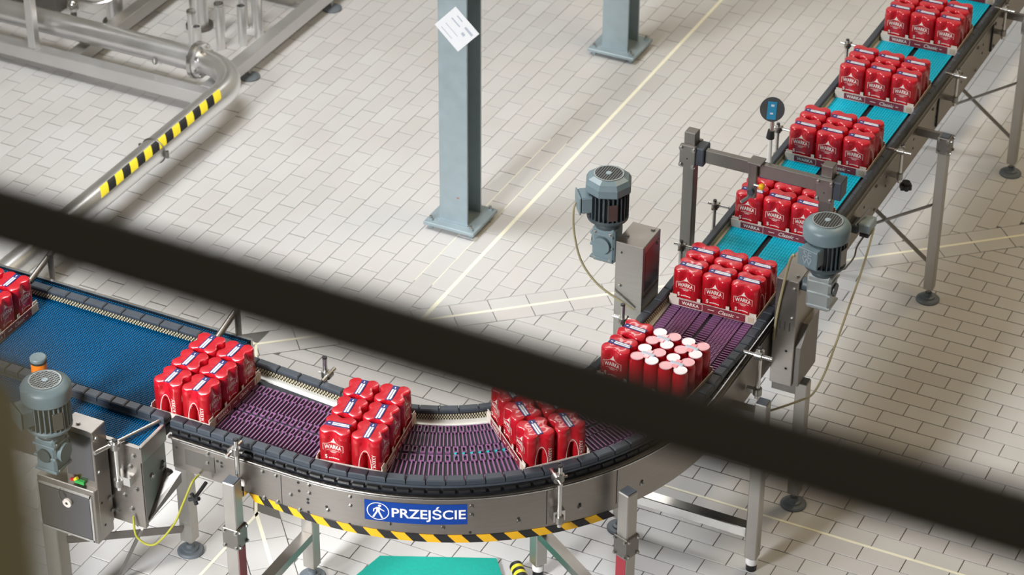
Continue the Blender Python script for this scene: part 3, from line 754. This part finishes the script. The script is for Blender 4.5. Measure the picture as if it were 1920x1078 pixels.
# trays along the line: (centre x, y, rotation, name of the tray in the labels, clear packs)
TR = []
WH = ['first', 'second', 'third', 'fourth', 'fifth', 'sixth']
for k, y in enumerate((3.359, 2.729, 2.059, 1.381, .709, 0.0)):
    ph = math.radians(1.0); c = Vector((.2075*math.cos(ph)-.135*math.sin(ph), y+.201*math.sin(ph)+.135*math.cos(ph)))
    TR.append((c.x, c.y, ph, WH[k]+' tray from the top right', ()))
TR.append((.180, -.560, math.radians(-4.5), 'half-hidden tray behind the dark handrail', ((1, 0), (2, 0), (1, 1), (2, 1))))
def on_arc(deg, R, extra=0): a = math.radians(deg); return OX+R*math.cos(a), OY+R*math.sin(a), a+math.radians(extra)
x, y, a = on_arc(-41.5, 1.024); TR.append((x, y, a, 'shaded tray at the outer bend', ()))
x, y, a = on_arc(-80.9, 1.024); TR.append((x, y, a, 'tray above the blue sign', ()))
TR.append((-1.423, -1.509, math.radians(-89.5), 'tray at the blue belt end', ()))
TR.append((-2.553, -1.490, math.radians(-90), 'tray cut by the left edge', ()))
PZ = 1.0005
POSN = {0: 'near', 1: 'far'}
for x, y, rz, nm, clr in TR:
    t = inst(tray0); t.location = (x, y, PZ); t.rotation_euler = (0, 0, rz); tag(t, 'maroon printed cardboard '+nm, 'tray', 'printed cardboard trays of cans')
    left = abs(rz) > 1.0
    for i in range(3):
        for j in range(2):
            lx, ly = (i-1)*.1335, (j-.5)*.1335
            p_ = inst(clear0 if (i, j) in clr else pack0)
            c, s = math.cos(rz), math.sin(rz)
            p_.location = (x+lx*c-ly*s, y+lx*s+ly*c, PZ+.0032)
            turn = PI/2 if (nm.startswith('tray above') and (i, j) == (2, 0)) else 0
            p_.rotation_euler = (0, 0, rz+turn+random.uniform(-.008, .008))
            if not left: pos = ('near ' if j == 0 else 'far ')+('left', 'middle', 'right')[i]
            else: pos = ('back ', 'middle ', 'front ')[i]+('left', 'right')[j]
            tag(p_, ('clear-wrapped' if (i, j) in clr else 'red-wrapped')+' four-pack, '+pos+', in the '+nm, 'cans', 'four-packs of red cans')
# ------------------------------------------------------------------ gear motors and drive housings
def motor(cx, cy, ztop, label, box_dir, gb_dir, octo=False, gz=.17, gear=None, mesh=False, case='motor', fin='motor_d', gap_=.080):
    """vertical fan-cooled motor over a gear box; box_dir = side of the terminal box, gb_dir = towards the driven housing"""
    z = ztop; t = thing('gear_motor', (cx, cy, z-.46), label, 'motor')
    n = 8 if octo else 36; sq = None
    prof = [(.096, -.078), (.101, -.072), (.101, -.026), (.094, -.014), (.074, -.002), (.066, 0)]
    if octo: prof = [(.098, -.070), (.100, -.064), (.100, -.034), (.088, -.012), (.066, 0)]
    fc = MB().lathe((cx, cy, z), [(r*1.05, z_) for r, z_ in prof] if octo else prof, 8 if octo else 32).build('fan_cover', 'motor', t, not octo)
    MB().lathe((cx, cy, z), [(.062, .0002), (.062, .0012)], 32).build('fan_opening', 'grille', fc)
    # guard: concentric wires and bars
    gr = MB(); rr = .062
    for k in range(-5, 6):
        d = k*.0108; hl = math.sqrt(max(0, rr*rr-d*d))
        gr.box(cx+d-.0008, cx+d+.0008, cy-hl, cy+hl, z+.0010, z+.0028)
        if mesh: gr.box(cx-hl, cx+hl, cy+d-.0008, cy+d+.0008, z+.0012, z+.0032)
    for i in range(32):
        a, b = 2*PI*i/32, 2*PI*(i+1)/32
        gr.hexa([(cx+R*math.cos(q), cy+R*math.sin(q), zz) for zz in (z+.0005, z+.0040) for R, q in ((rr-.002, a), (rr+.003, a), (rr+.003, b), (rr-.002, b))])
    o = gr.build('fan_grille', 'alu', fc); o['kind'] = 'stuff'
    MB().lathe((cx, cy, z), [(.013, .001), (.013, .0055), (.005, .006)], 14).build('grille_hub', 'galv', fc)
    # finned body
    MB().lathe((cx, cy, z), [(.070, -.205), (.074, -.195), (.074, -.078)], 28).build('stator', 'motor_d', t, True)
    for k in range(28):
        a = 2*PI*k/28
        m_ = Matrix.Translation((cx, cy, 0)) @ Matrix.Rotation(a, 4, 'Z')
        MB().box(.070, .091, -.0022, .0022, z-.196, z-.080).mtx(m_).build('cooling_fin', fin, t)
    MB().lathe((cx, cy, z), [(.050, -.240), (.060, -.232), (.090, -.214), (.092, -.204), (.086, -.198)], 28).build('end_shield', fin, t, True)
    # name plate
    bx, by = box_dir; a = math.atan2(by, bx)
    R = Matrix.Translation((cx, cy, z)) @ Matrix.Rotation(a, 4, 'Z')
    tb = MB().bbox(.075, .128, -.046, .046, -.165, -.085, .006).mtx(R).build('terminal_box', 'motor', t)
    MB().bbox(.128, .136, -.049, .049, -.168, -.082, .003).mtx(R).build('box_lid', 'motor', tb)
    R2 = Matrix.Translation((cx, cy, z)) @ Matrix.Rotation(a+PI/2, 4, 'Z')
    MB().bbox(.090, .0935, -.021, .021, -.185, -.105, .001).mtx(R2).build('name_plate', 'steel_d', t)
    if gear != 'none':
        gx, gy = gb_dir; g_ = math.atan2(gy, gx); Rg = Matrix.Translation((cx, cy, z)) @ Matrix.Rotation(g_, 4, 'Z')
        gb = MB().bbox(-.052, .056, -.048, .048, -.255-gz, -.252, .010).mtx(Rg).build('gear_case', case, t)
        MB().lathe((cx, cy, z), [(.046, -.262), (.056, -.256), (.056, -.246), (.046, -.236)], 24).build('neck', 'motor_d', t, True)
        for zz in (-.285, -.34, -.255-gz+.02):
            MB().bbox(-.058, .050, -.053, .053, zz-.006, zz+.006, .003).mtx(Rg).build('case_rib', case, gb)
        mb = MB().cyl((-.062, 0, -.33), (-.05, 0, -.33), .030, 20).mtx(Rg); mb.build('cover_disc', 'motor_d', gb, True)
        mb = MB().cyl((0, -.066, -.33), (0, -.046, -.33), .040, 24).mtx(Rg); mb.build('shaft_flange', case, gb, True)
        for sx in (-.035, .035):
            for zz in (-.275, -.255-gz+.02): bolt(gb, Rg @ Vector((sx, -.048, zz)), Rg.to_3x3() @ Vector((0, -1, 0)), .006, .006)
        MB().cyl(Rg @ Vector((.05, 0, -.34)), Rg @ Vector((gap_, 0, -.34)), .030, 18).build('output_flange', 'motor_d', gb, True)
    return t
mm = motor(-.288, -.03, 1.590, 'octagonal-hooded grey gear motor beside the middle steel housing, cable on its left', (-.8, -.6), (1, 0), True)
rm = motor(.662, .095, 1.552, 'round-hooded grey gear motor with square terminal box beside the conveyor drive', (-.25, -1), (-1, 0), case='alu', gap_=.0865)
# letters cast on the right motor's terminal box
R_ = Matrix.Translation((.662, .095, 1.552)) @ Matrix.Rotation(math.atan2(-1, -.25), 4, 'Z')
ltr = MB()
for body, zz in (('SE', -.106), ('W', -.140)):
    vs, fs = text_geo(body, .046, 0, .0008)
    ltr.add([tuple(R_ @ Vector((.1375, v[0], zz+v[1]))) for v in vs], fs)
ltr.build('cast_letters', 'galv', rm)
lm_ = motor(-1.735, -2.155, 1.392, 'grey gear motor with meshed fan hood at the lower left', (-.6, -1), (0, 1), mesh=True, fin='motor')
# middle housing
mh = thing('drive_housing', (-.14, -.03, .80), 'tall stainless drive housing between the octagonal motor and the belt', 'housing')
hb_ = MB().bbox(-.207, -.075, -.12, .062, .80, 1.322, .003).build('housing_body', 'steel', mh)
MB().box(-.0752, -.0735, -.10, .045, 1.09, 1.285).build('inspection_panel', 'box_d', hb_)
MB().box(-.0752, -.0730, -.115, .055, 1.060, 1.064).build('panel_seam', 'grille', hb_)
for p_, n in (((-.185, -.12, 1.27), (0, -1, 0)), ((-.185, -.12, 1.10), (0, -1, 0)), ((-.18, -.06, 1.322), (0, 0, 1)), ((-.10, .035, 1.322), (0, 0, 1)), ((-.075, .03, 1.27), (1, 0, 0))): bolt(mh, p_, n, .009, .007)
# right housing
rh = thing('drive_housing', (.52, .15, .69), 'tall stainless drive housing with slotted lower cover beside the right motor', 'housing')
rb_ = MB().bbox(.473, .574, .045, .275, .70, 1.242, .003).build('housing_body', 'steel', rh)
MB().add([(.5745, .06, .70), (.5745, .275, .70), (.5745, .275, .98), (.5745, .14, .98), (.5745, .06, .90), (.600, .06, .70), (.600, .275, .70), (.600, .275, .98), (.600, .14, .98), (.600, .06, .90)],
    [(0, 1, 2, 3, 4), (9, 8, 7, 6, 5), (0, 5, 6, 1), (1, 6, 7, 2), (2, 7, 8, 3), (3, 8, 9, 4), (4, 9, 5, 0)]).build('lower_cover', 'steel_d', rb_)
for k in range(3): MB().box(.500+k*.022, .506+k*.022, .0445, .0455, .985, 1.03).build('vent_slot', 'grille', rb_)
for p_, n in (((.555, .045, 1.20), (0, -1, 0)), ((.555, .045, 1.05), (0, -1, 0)), ((.55, .09, 1.242), (0, 0, 1))): bolt(rh, p_, n, .009, .007)
for p_ in ((.54, .045, .88), (.545, .045, .79)): dot(rh, p_, (0, -1, 0), .006)
# left housing with door
lh = thing('drive_housing', (-1.75, -2.0, .55), 'stainless drive housing with hinged front door below the left motor', 'housing')
lb_ = MB().bbox(-1.760, -1.615, -2.050, -1.955, .60, 1.104, .003).build('housing_body', 'steel', lh)
MB().box(-1.752, -1.625, -2.0515, -2.0495, .86, 1.08).build('recess_panel', 'box_d', lb_)
lo_ = MB().bbox(-1.895, -1.6165, -2.075, -1.960, .555, .825, .003).build('lower_case', 'steel', lh)
dr = MB().bbox(-1.885, -1.640, -2.082, -2.075, .575, .785, .002).build('case_door', 'box_d', lo_)
MB().box(-1.890, -1.632, -2.080, -2.075, .787, .797).build('door_frame', 'chrome', lo_); MB().box(-1.890, -1.632, -2.080, -2.075, .562, .572).build('door_frame', 'chrome', lo_)
MB().box(-1.896, -1.887, -2.080, -2.075, .562, .797).build('door_frame', 'chrome', lo_); MB().box(-1.638, -1.629, -2.080, -2.075, .562, .797).build('door_frame', 'chrome', lo_)
MB().cyl((-1.745, -2.082, .735), (-1.745, -2.092, .735), .020, 20).build('door_lock', 'cream_print', lo_, True)
MB().cyl((-1.745, -2.0921, .735), (-1.745, -2.0935, .735), .006, 12).build('lock_slot', 'grille', lo_, True)
MB().path([(-1.772, -2.086, .80), (-1.775, -2.095, .785), (-1.772, -2.098, .76), (-1.76, -2.095, .748)], .003, 6).build('latch_wire', 'chrome', lo_, True)
MB().box(-1.715, -1.668, -2.066, -2.052, .835, .850).build('green_tag', 'greenled', lh); MB().cyl((-1.73, -2.062, .845), (-1.715, -2.062, .848), .008, 10).build('red_tag', 'red', lh)
MB().cyl((-1.715, -2.062, .848), (-1.70, -2.062, .86), .007, 10).build('cable_gland', 'lemon', lh)
for p_, n in (((-1.615, -2.03, 1.07), (1, 0, 0)), ((-1.615, -2.03, .90), (1, 0, 0)), ((-1.70, -2.02, 1.104), (0, 0, 1)), ((-1.615, -1.975, .73), (1, 0, 0)), ((-1.615, -1.965, .66), (1, 0, 0))): bolt(lh, p_, n, .009, .008)
for p_ in ((-1.615, -2.03, .74), (-1.615, -2.02, .62)): dot(lh, p_, (1, 0, 0), .006)
# orange beacon behind the left motor
bc = thing('beacon_lamp', (-1.887, -1.99, .95), 'small amber warning beacon with grey cap behind the left motor', 'lamp')
MB().lathe((-1.887, -1.99, 0), [(.030, 1.0), (.030, 1.10), (.0325, 1.105), (.0325, 1.20)], 24).build('lens_base', 'galv', bc, True)
MB().lathe((-1.887, -1.99, 0), [(.0325, 1.195), (.0325, 1.330), (.032, 1.332)], 24).build('amber_lens', 'amber', bc, True)
MB().lathe((-1.887, -1.99, 0), [(.034, 1.330), (.034, 1.340)], 24).build('seal_ring', 'black', bc, True)
MB().lathe((-1.887, -1.99, 0), [(.0345, 1.340), (.0345, 1.350), (.031, 1.354)], 24).build('cap', 'motor', bc, True)
MB().box(-1.912, -1.762, -2.015, -1.965, .94, 1.0).build('bracket', 'steel', bc)

# ------------------------------------------------------------------ gantry over the right belt
ga = thing('sensor_gantry', (.15, .60, .78), 'dark steel portal bridging the turquoise belt with clamped crossbar', 'portal')
for x, zb in ((-.165, .003), (.484, .80)):
    po_ = MB().bbox(x-.027, x+.027, .573, .627, zb, 1.512, .003).build('post', 'steel_d', ga)
    cb_ = MB().bbox(x-.038, x+.038, .552, .573, 1.34, 1.455, .003).build('clamp_plate', 'steel_d', ga)
    MB().bbox(x-.038, x+.038, .627, .645, 1.34, 1.455, .003).build('clamp_plate', 'steel_d', ga)
    MB().bbox(x+.027, x+.075, .560, .640, 1.36, 1.45, .004).build('clamp_block', 'rail_d', ga)
    for sx in (-.03, .03):
        for zz in (1.355, 1.44): bolt(ga, (x+sx, .552, zz), (0, -1, 0), .008, .010)
    dot(ga, (x, .552, 1.39), (0, -1, 0), .004)
MB().bbox(-.09, .45, .576, .606, 1.375, 1.440, .002).build('crossbar', 'steel_d', ga)
MB().bbox(-.138, -.0475, .58, .62, .84, .88, .002).build('foot_arm', 'steel_d', ga); MB().bbox(.4535, .457, .58, .62, .80, .86, .001).build('foot_arm', 'steel_d', ga)
sb = thing('sensor_bracket', (.155, .57, 1.27), 'small sensor plate with yellow knob hanging from the portal crossbar', 'sensor')
MB().bbox(.128, .168, .552, .574, 1.27, 1.445, .003).build('plate', 'steel_d', sb); MB().bbox(.122, .186, .548, .618, 1.4415, 1.452, .002).build('hook', 'steel_d', sb)
MB().lathe((.196, .548, 1.345), [(.010, -.012), (.014, -.004), (.014, .006), (.009, .012)], 14).build('yellow_knob', 'yellow', sb, True); MB().cyl((.16, .55, 1.345), (.196, .548, 1.345), .006, 8).build('knob_stem', 'sealbolt', sb)
MB().cyl((.148, .552, 1.285), (.118, .51, 1.265), .007, 8).build('lever', 'chrome', sb); MB().cyl((.148, .552, 1.31), (.148, .535, 1.31), .014, 12).build('hub', 'rail_d', sb)
rd = thing('round_reflector', (.20, .618, 1.38), 'round black disc with blue screen on a jointed stalk above the portal', 'reflector')
MB().cyl((.20, .618, 1.38), (.198, .612, 1.575), .010, 12).build('stalk', 'white_strip', rd, True)
MB().cyl((.198, .612, 1.562), (.201, .611, 1.602), .019, 14, .015).build('joint', 'black', rd, True)
MB().cyl((.204, .611, 1.595), (.206, .605, 1.655), .010, 12).build('upper_stalk', 'chrome', rd, True)
cN = (CAM-Vector((.2, .6, 1.7))); cN = Vector((cN.x*.75, cN.y, cN.z*.85)).normalized()
d0 = Vector((.203, .600, 1.712)); MB().cyl(d0-cN*.008, d0+cN*.004, .054, 36).build('disc', 'black', rd, True)
sx_ = Vector((0, 0, 1)).cross(cN).normalized(); sy_ = cN.cross(sx_)
def dq(x0, x1, y0, y1, e): return [d0+cN*e+sx_*x+sy_*y for x, y in ((x0, y0), (x1, y0), (x1, y1), (x0, y1))]
MB().hexa(dq(-.021, .019, -.044, .034, .004)+dq(-.021, .019, -.044, .034, .0055)).build('screen', 'screen', rd)
MB().hexa(dq(-.006, .008, .012, .022, .0055)+dq(-.006, .008, .012, .022, .006)).build('screen_mark', 'paper_ink', rd)
MB().hexa(dq(-.008, .006, -.022, -.014, .0055)+dq(-.008, .006, -.022, -.014, .006)).build('screen_mark', 'paper_ink', rd)
# junction box on the right side plate
jb = thing('sensor_box', (.50, 1.16, .83), 'small grey junction box clamped to the side plate above the right motor', 'sensor')
MB().bbox(.475, .535, 1.12, 1.215, .865, .915, .005).build('box_body', 'galv', jb); MB().bbox(.4452, .478, 1.11, 1.20, .86, .90, .003).build('mount', 'rail_d', jb)
MB().bbox(.485, .530, 1.12, 1.19, .845, .866, .003).build('connector', 'black', jb); MB().cyl((.462, 1.12, .90), (.50, 1.20, .955), .005, 8).build('clip_rod', 'chrome', jb)

# ------------------------------------------------------------------ cables
def bez(pts, n=12):
    out = []; pts = [Vector(p_) for p_ in pts]
    for i in range(len(pts)-1):
        p0 = pts[max(i-1, 0)]; p1 = pts[i]; p2 = pts[i+1]; p3 = pts[min(i+2, len(pts)-1)]
        for k in range(n):
            t = k/n; out.append(.5*((2*p1)+(p2-p0)*t+(2*p0-5*p1+4*p2-p3)*t*t+(3*p1-p0-3*p2+p3)*t**3))
    return out+[pts[-1]]
def cable(name, pts, r, m, label, cat='cable'):
    o = MB().path(bez(pts), r, 8).build(name, m, None, True); return tag(o, label, cat)
cable('motor_cable', [(-.402, -.116, 1.462), (-.401, -.14, 1.422), (-.389, -.15, 1.32), (-.353, -.15, 1.194), (-.275, -.15, 1.101), (-.176, -.14, 1.042), (-.108, -.13, 1.005)], .0050, 'cable', 'beige cable looping down from the octagonal motor to the belt')
cable('motor_cable', [(.575, -.040, 1.428), (.562, -.03, 1.420), (.54, 0, 1.362), (.513, .03, 1.234), (.490, .035, 1.059), (.482, .035, .93)], .006, 'cable', 'tan cable running down the front of the right drive housing')
cable('sensor_cable', [(.535, 1.181, .87), (.60, .853, .866), (.65, .526, .843), (.69, .248, .815), (.70, .11, .77), (.67, .06, .683), (.62, .03, .65), (.56, -.122, .682), (.50, -.222, .699)], .0050, 'cable', 'long beige cable sagging from the junction box past the right motor')
cable('sensor_lead', [(.51, 1.115, .855), (.512, 1.017, .852), (.54, .902, .876), (.60, .627, 1.005), (.64, .428, 1.109), (.655, .25, 1.25), (.66, .187, 1.30)], .004, 'cable_d', 'thin dark lead between junction box and right motor')
cable('earth_wire', [(-1.298, -1.79, .828), (-1.298, -1.84, .823), (-1.317, -1.88, .748), (-1.351, -1.92, .641), (-1.43, -1.955, .536), (-1.504, -1.965, .558), (-1.52, -1.955, .652)], .0048, 'earth', 'yellow and green earth wire hanging in a loop under the left end', 'wire')

# ------------------------------------------------------------------ building columns
def column(x, y, label, grp='steel columns'):
    t = thing('steel_column', (x, y, 0), label, 'column', grp)
    MB().bbox(x-.148, x+.148, y-.142, y+.142, .026, .046, .003).build('base_plate', 'galv', t)
    mb = MB(); h = 3.4
    mb.box(x-.081, x+.081, y-.082, y-.069, .046, h); mb.box(x-.081, x+.081, y+.069, y+.082, .046, h); mb.box(x-.005, x+.005, y-.069, y+.069, .046, h)
    mb.build('h_beam', 'galv', t)
    MB().box(x-.088, x+.088, y-.092, y-.082, .046, .054).build('weld_bead', 'galv', t)
    for sx in (-.118, .118):
        for sy in (-.112, .112):
            b_ = MB().cyl((x+sx, y+sy, 0), (x+sx, y+sy, .072), .008, 10).build('anchor_bolt', 'sealbolt', t)
            MB().cyl((x+sx, y+sy, .046), (x+sx, y+sy, .058), .014, 6).build('nut', 'galv', b_); MB().cyl((x+sx, y+sy, .001), (x+sx, y+sy, .026), .014, 6).build('nut', 'galv', b_)
    return t
c1 = column(-1.846, 1.598, 'grey steel column with a white notice taped on, mid frame'); column(-1.886, 3.73, 'further grey steel column at the top, right of the noticed one')
MB().box(-1.826, -1.812, 1.5150, 1.5165, .20, .205).build('rust_mark', 'copper', c1)
nt_ = thing('paper_notice', (-1.818, 1.512, 1.13), 'white square paper notice taped cornerwise to the steel column', 'notice')
R45 = Matrix.Translation((-1.818, 1.5135, 1.195)) @ Matrix.Rotation(math.radians(43), 4, 'Y')
MB().box(-.090, .090, -.001, .001, -.088, .088).mtx(R45).build('sheet', 'paper', nt_)
ik = MB()
for x0, x1, z0, z1 in ((-.05, -.01, .055, .062), (-.06, .0, .02, .028), (-.06, .03, -.028, -.024), (.03, .05, .0, .018), (.02, .075, .04, .055), (-.06, .02, -.065, -.061)):
    ik.box(x0, x1, -.0014, -.0010, z0, z1)
o = ik.mtx(R45).build('faint_print', 'paper_ink', nt_); o['kind'] = 'stuff'

# ------------------------------------------------------------------ pipe and skid, top left
PZc, PR = .225, .070
pi_ = thing('steel_pipe', (-3.5, 1.9, 0), 'wide steel pipe bending round a corner with black and yellow tape', 'pipe')
PXc, PYc, BR = -3.475, 2.155, .30
MB().path([(-7.5, PYc, PZc), (PXc-BR-.16, PYc, PZc)], PR, 32).build('pipe_run', 'pipe', pi_, True)
MB().path([(PXc-BR-.16, PYc, PZc), (PXc-BR-.02, PYc, PZc)], PR*1.02, 32).build('pipe_collar', 'pipe', pi_, True)
arc = [(PXc-BR+BR*math.sin(a), PYc-BR+BR*math.cos(a), PZc) for a in frange(0, PI/2, 18)]
MB().path([(PXc-BR-.02, PYc, PZc)]+arc+[(PXc, PYc-BR-.03, PZc)], PR, 32).build('elbow', 'pipe', pi_, True)
MB().path([(PXc, PYc-BR-.02, PZc), (PXc, -1.0, PZc)], PR, 32).build('pipe_run', 'pipe', pi_, True)
fl = MB().cyl((PXc-BR-.045, PYc, PZc), (PXc-BR-.020, PYc, PZc), .108, 36).build('flange', 'chrome', pi_, True)
MB().cyl((PXc-BR-.018, PYc, PZc), (PXc-BR+.004, PYc, PZc), .100, 36).build('flange', 'pipe', pi_, True)
for k in range(8):
    a = 2*PI*k/8+.2; q = Vector((PXc-BR+.004, PYc+.088*math.cos(a), PZc+.088*math.sin(a))); bolt(fl, q, (1, 0, 0), .011, .014, 'chrome')
    MB().cyl(q-Vector((.06, 0, 0)), q-Vector((.048, 0, 0)), .011, 6).build('bolt', 'chrome', fl)
n = 17; y0, y1 = PYc-BR-.06, .62; dl = (y0-y1)/n
a0, a1 = math.radians(32), math.radians(74)
for k in range(n):
    mb = MB(); vs = []; fs = []; m_ = 6
    for i in range(m_+1):
        a = a0+(a1-a0)*i/m_; sh = .045*(i/m_-.5)
        for yy in (y0-k*dl, y0-(k+1)*dl):
            for rr in (PR, PR+.0012): vs.append((PXc+rr*math.cos(a), yy+sh, PZc+rr*math.sin(a)))
    for i in range(m_):
        q = i*4; w_ = q+4
        fs += [(q+1, w_+1, w_+3, q+3), (q, q+2, w_+2, w_), (q, w_, w_+1, q+1), (q+2, q+3, w_+3, w_+2)]
    fs += [(0, 1, 3, 2), (m_*4, m_*4+2, m_*4+3, m_*4+1)]
    mb.add(vs, fs); mb.build('tape_stripe', 'lemon' if k % 2 == 0 else 'hblack', pi_)
for yy in (1.18, -.2):
    MB().path([(PXc+(PR+.003)*math.cos(a), yy, PZc+(PR+.003)*math.sin(a)) for a in frange(-1.4, PI+1.4, 24)], .004, 6).build('pipe_strap', 'steel_d', pi_, True)
    if yy < .5: MB().box(PXc-.03, PXc+.03, yy-.02, yy+.02, 0, PZc-PR+.002).build('pipe_saddle', 'steel_d', pi_)
    for sx in (-1, 1): MB().cyl((PXc+sx*.085, yy, PZc-.02), (PXc+sx*.085, yy, PZc+.02), .010, 10).build('strap_bolt', 'steel_d', pi_)
MB().lathe((-4.05, PYc-.075, PZc-.03), [(.012, -.02), (.016, 0), (.012, .02)], 12).build('drain_plug', 'chrome', pi_, True)
sk_ = thing('skid_frame', (-4.6, 2.6, 0), 'low frame of square steel tube under the pipe at top left', 'frame')
ZB, ZT = .060, .140
MB().bbox(-7.5, -3.645, 1.955, 2.035, ZB, ZT, .004).build('beam', 'steel_l', sk_)
MB().bbox(-3.725, -3.645, 2.036, 5.5, ZB, ZT, .004).build('beam', 'steel_l', sk_)
MB().box(-3.645, -3.643, 1.957, 2.033, ZB+.002, ZT-.002).build('beam_cap', 'leg', sk_)
MB().bbox(-3.705, -3.648, 1.960, 2.020, 0, ZB, .003).build('skid_foot', 'steel_l', sk_)
MB().bbox(-7.0, -3.73, 3.30, 3.38, ZB, ZT, .004).build('beam', 'leg', sk_); MB().bbox(-4.62, -4.54, 2.036, 5.5, ZB, ZT, .004).build('beam', 'leg', sk_); MB().bbox(-5.45, -5.37, 2.036, 5.5, ZB, ZT, .004).build('beam', 'leg', sk_)
MB().bbox(-7.0, -3.73, 4.5, 4.58, ZB, ZT, .004).build('beam', 'leg', sk_)
MB().bbox(-4.845, -4.795, 1.965, 2.015, ZT, 1.5, .003).build('upright', 'steel_l', sk_)
for x, y in ((-3.66, 2.46), (-3.66, 3.42), (-5.2, 1.99)):
    f_ = MB().lathe((x, y, 0), [(.060, 0), (.060, .008), (.05, .014), (.02, .018)], 22).build('foot_pad', 'rubber', sk_, True); MB().cyl((x, y, .015), (x, y, ZB), .010, 8).build('foot_stem', 'sealbolt', f_)
# pump pipes behind
for k, (x, y, r, h, nm) in enumerate(((-4.25, 2.86, .055, 1.4, 'thick upright steel pipe left of the tube cluster'), (-4.72, 2.67, .052, 1.3, 'thick upright steel pipe behind the valve'))):
    t = thing('upright_pipe', (x, y, 0), nm, 'pipe'); MB().cyl((x, y, 0), (x, y, h), r, 24).build('tube', 'pipe', t, True)
    MB().cyl((x, y, 0), (x, y, .02), r*1.5, 24).build('flange', 'steel_d', t, True)
tn = ('shortest front', 'front middle', 'rear left', 'rear middle', 'right front', 'tallest right', 'rear right', 'left front')
for k, (x, y, h) in enumerate(((-4.10, 2.60, .16), (-3.99, 2.68, .30), (-4.10, 2.86, .30), (-4.00, 2.96, .36), (-3.90, 2.78, .26), (-3.86, 2.90, .34), (-3.94, 3.00, .42), (-4.17, 2.66, .22))):
    t = thing('standing_tube', (x, y, 0), 'slim open steel tube, '+tn[k]+' of the cluster by the frame', 'tube', 'upright tubes behind the pipe')
    ro_, ri_ = .026, .022
    MB().lathe((x, y, 0), [(ro_, 0), (ro_, h), (ri_, h), (ri_, .05)], 18).build('tube', 'pipe', t, True)
    MB().lathe((x, y, 0), [(ro_+.002, h-.016), (ro_+.004, h-.008), (ro_+.002, h)], 18).build('collar', 'chrome', t, True) if k % 2 else None
va = thing('hand_valve', (-4.86, 2.45, 0), 'small polished valve with bent hand lever behind the pipe', 'valve')
MB().cyl((-4.86, 2.45, 0), (-4.86, 2.45, .16), .018, 12).build('stem', 'steel_d', va, True)
MB().lathe((-4.86, 2.45, .20), [(.020, -.05), (.034, -.03), (.036, .0), (.026, .02), (.010, .03)], 16).build('valve_body', 'chrome', va, True)
MB().path(bez([(-4.86, 2.45, .22), (-4.78, 2.45, .235), (-4.70, 2.46, .235), (-4.62, 2.50, .26), (-4.55, 2.56, .32)]), .011, 8).build('lever', 'chrome', va, True)
mo_ = thing('pump_barrel', (-5.08, 2.60, 0), 'dark rounded pump barrel at the top left edge', 'pump')
MB().cyl((-5.55, 2.66, .30), (-4.98, 2.66, .30), .085, 28).build('barrel', 'steel_d', mo_, True); MB().cyl((-4.985, 2.66, .30), (-4.965, 2.66, .30), .06, 24).build('end_cover', 'chrome', mo_, True); MB().box(-5.35, -5.10, 2.60, 2.72, 0, .23).build('pedestal', 'steel_d', mo_)

# ------------------------------------------------------------------ mat and floor piece
gm = thing('foam_mat', (-.62, -1.1, 0), 'bright green foam mat on the floor under the bend', 'mat')
MB().prism([(-.885, -1.045), (-.935, -1.33), (-.24, -1.06), (-.42, -.83)], .0012, .016).build('mat_sheet', 'green_mat', gm)
hf = thing('striped_bumper', (-.26, -.95, 0), 'small black and yellow striped bumper beside the bend leg', 'bumper')
for k in range(5):
    a, b_ = k/5, (k+1)/5; p0 = Vector((-.3115, -.856, .031)).lerp(Vector((-.2445, -.930, .031)), a); p1 = Vector((-.3115, -.856, .031)).lerp(Vector((-.2445, -.930, .031)), b_)
    MB().cyl(p0, p1, .03, 18).build('stripe', 'lemon' if k % 2 else 'hblack', hf, True)

# ------------------------------------------------------------------ walkway handrail close to the camera
def ray_pt(x, y, dist):
    d = (FW+RT*((x-960)/F_PX)+UP*((539-y)/F_PX)); return CAM+d*dist
hr = thing('handrail', tuple(ray_pt(960, 694, 1.6)), 'dark out-of-focus handrail crossing the whole picture diagonally', 'handrail')
pA = ray_pt(960, 694, 1.6); rdv = ray_pt(1900, 979, 1.6)
# horizontal rail through pA whose picture passes (1900, 979)
v2 = (rdv-CAM); v2 = CAM+v2*((pA.z-CAM.z)/v2.z); rdir = (v2-pA).normalized()
MB().path([pA-rdir*2.2, pA+rdir*1.8], .0215, 28).build('rail_tube', 'rail', hr, True)
p3 = ray_pt(-98, 740, .55)
kp = MB().path([p3, p3-Vector((0, 0, .8))], .021, 24).build('walkway_post', 'khaki', None, True)
tag(kp, 'blurred khaki upright post at the lower left corner', 'post')
# far walls of the hall
wl = MB().box(-9.2, -9, -11, 9, 0, 7.6).build('wall_left', 'white_strip'); wl['kind'] = 'structure'; wl['label'] = 'pale hall wall on the left'
wf = MB().box(-9.2, 7, 9, 9.2, 0, 7.6).build('wall_far', 'white_strip'); wf['kind'] = 'structure'; wf['label'] = 'pale hall wall at the far end'
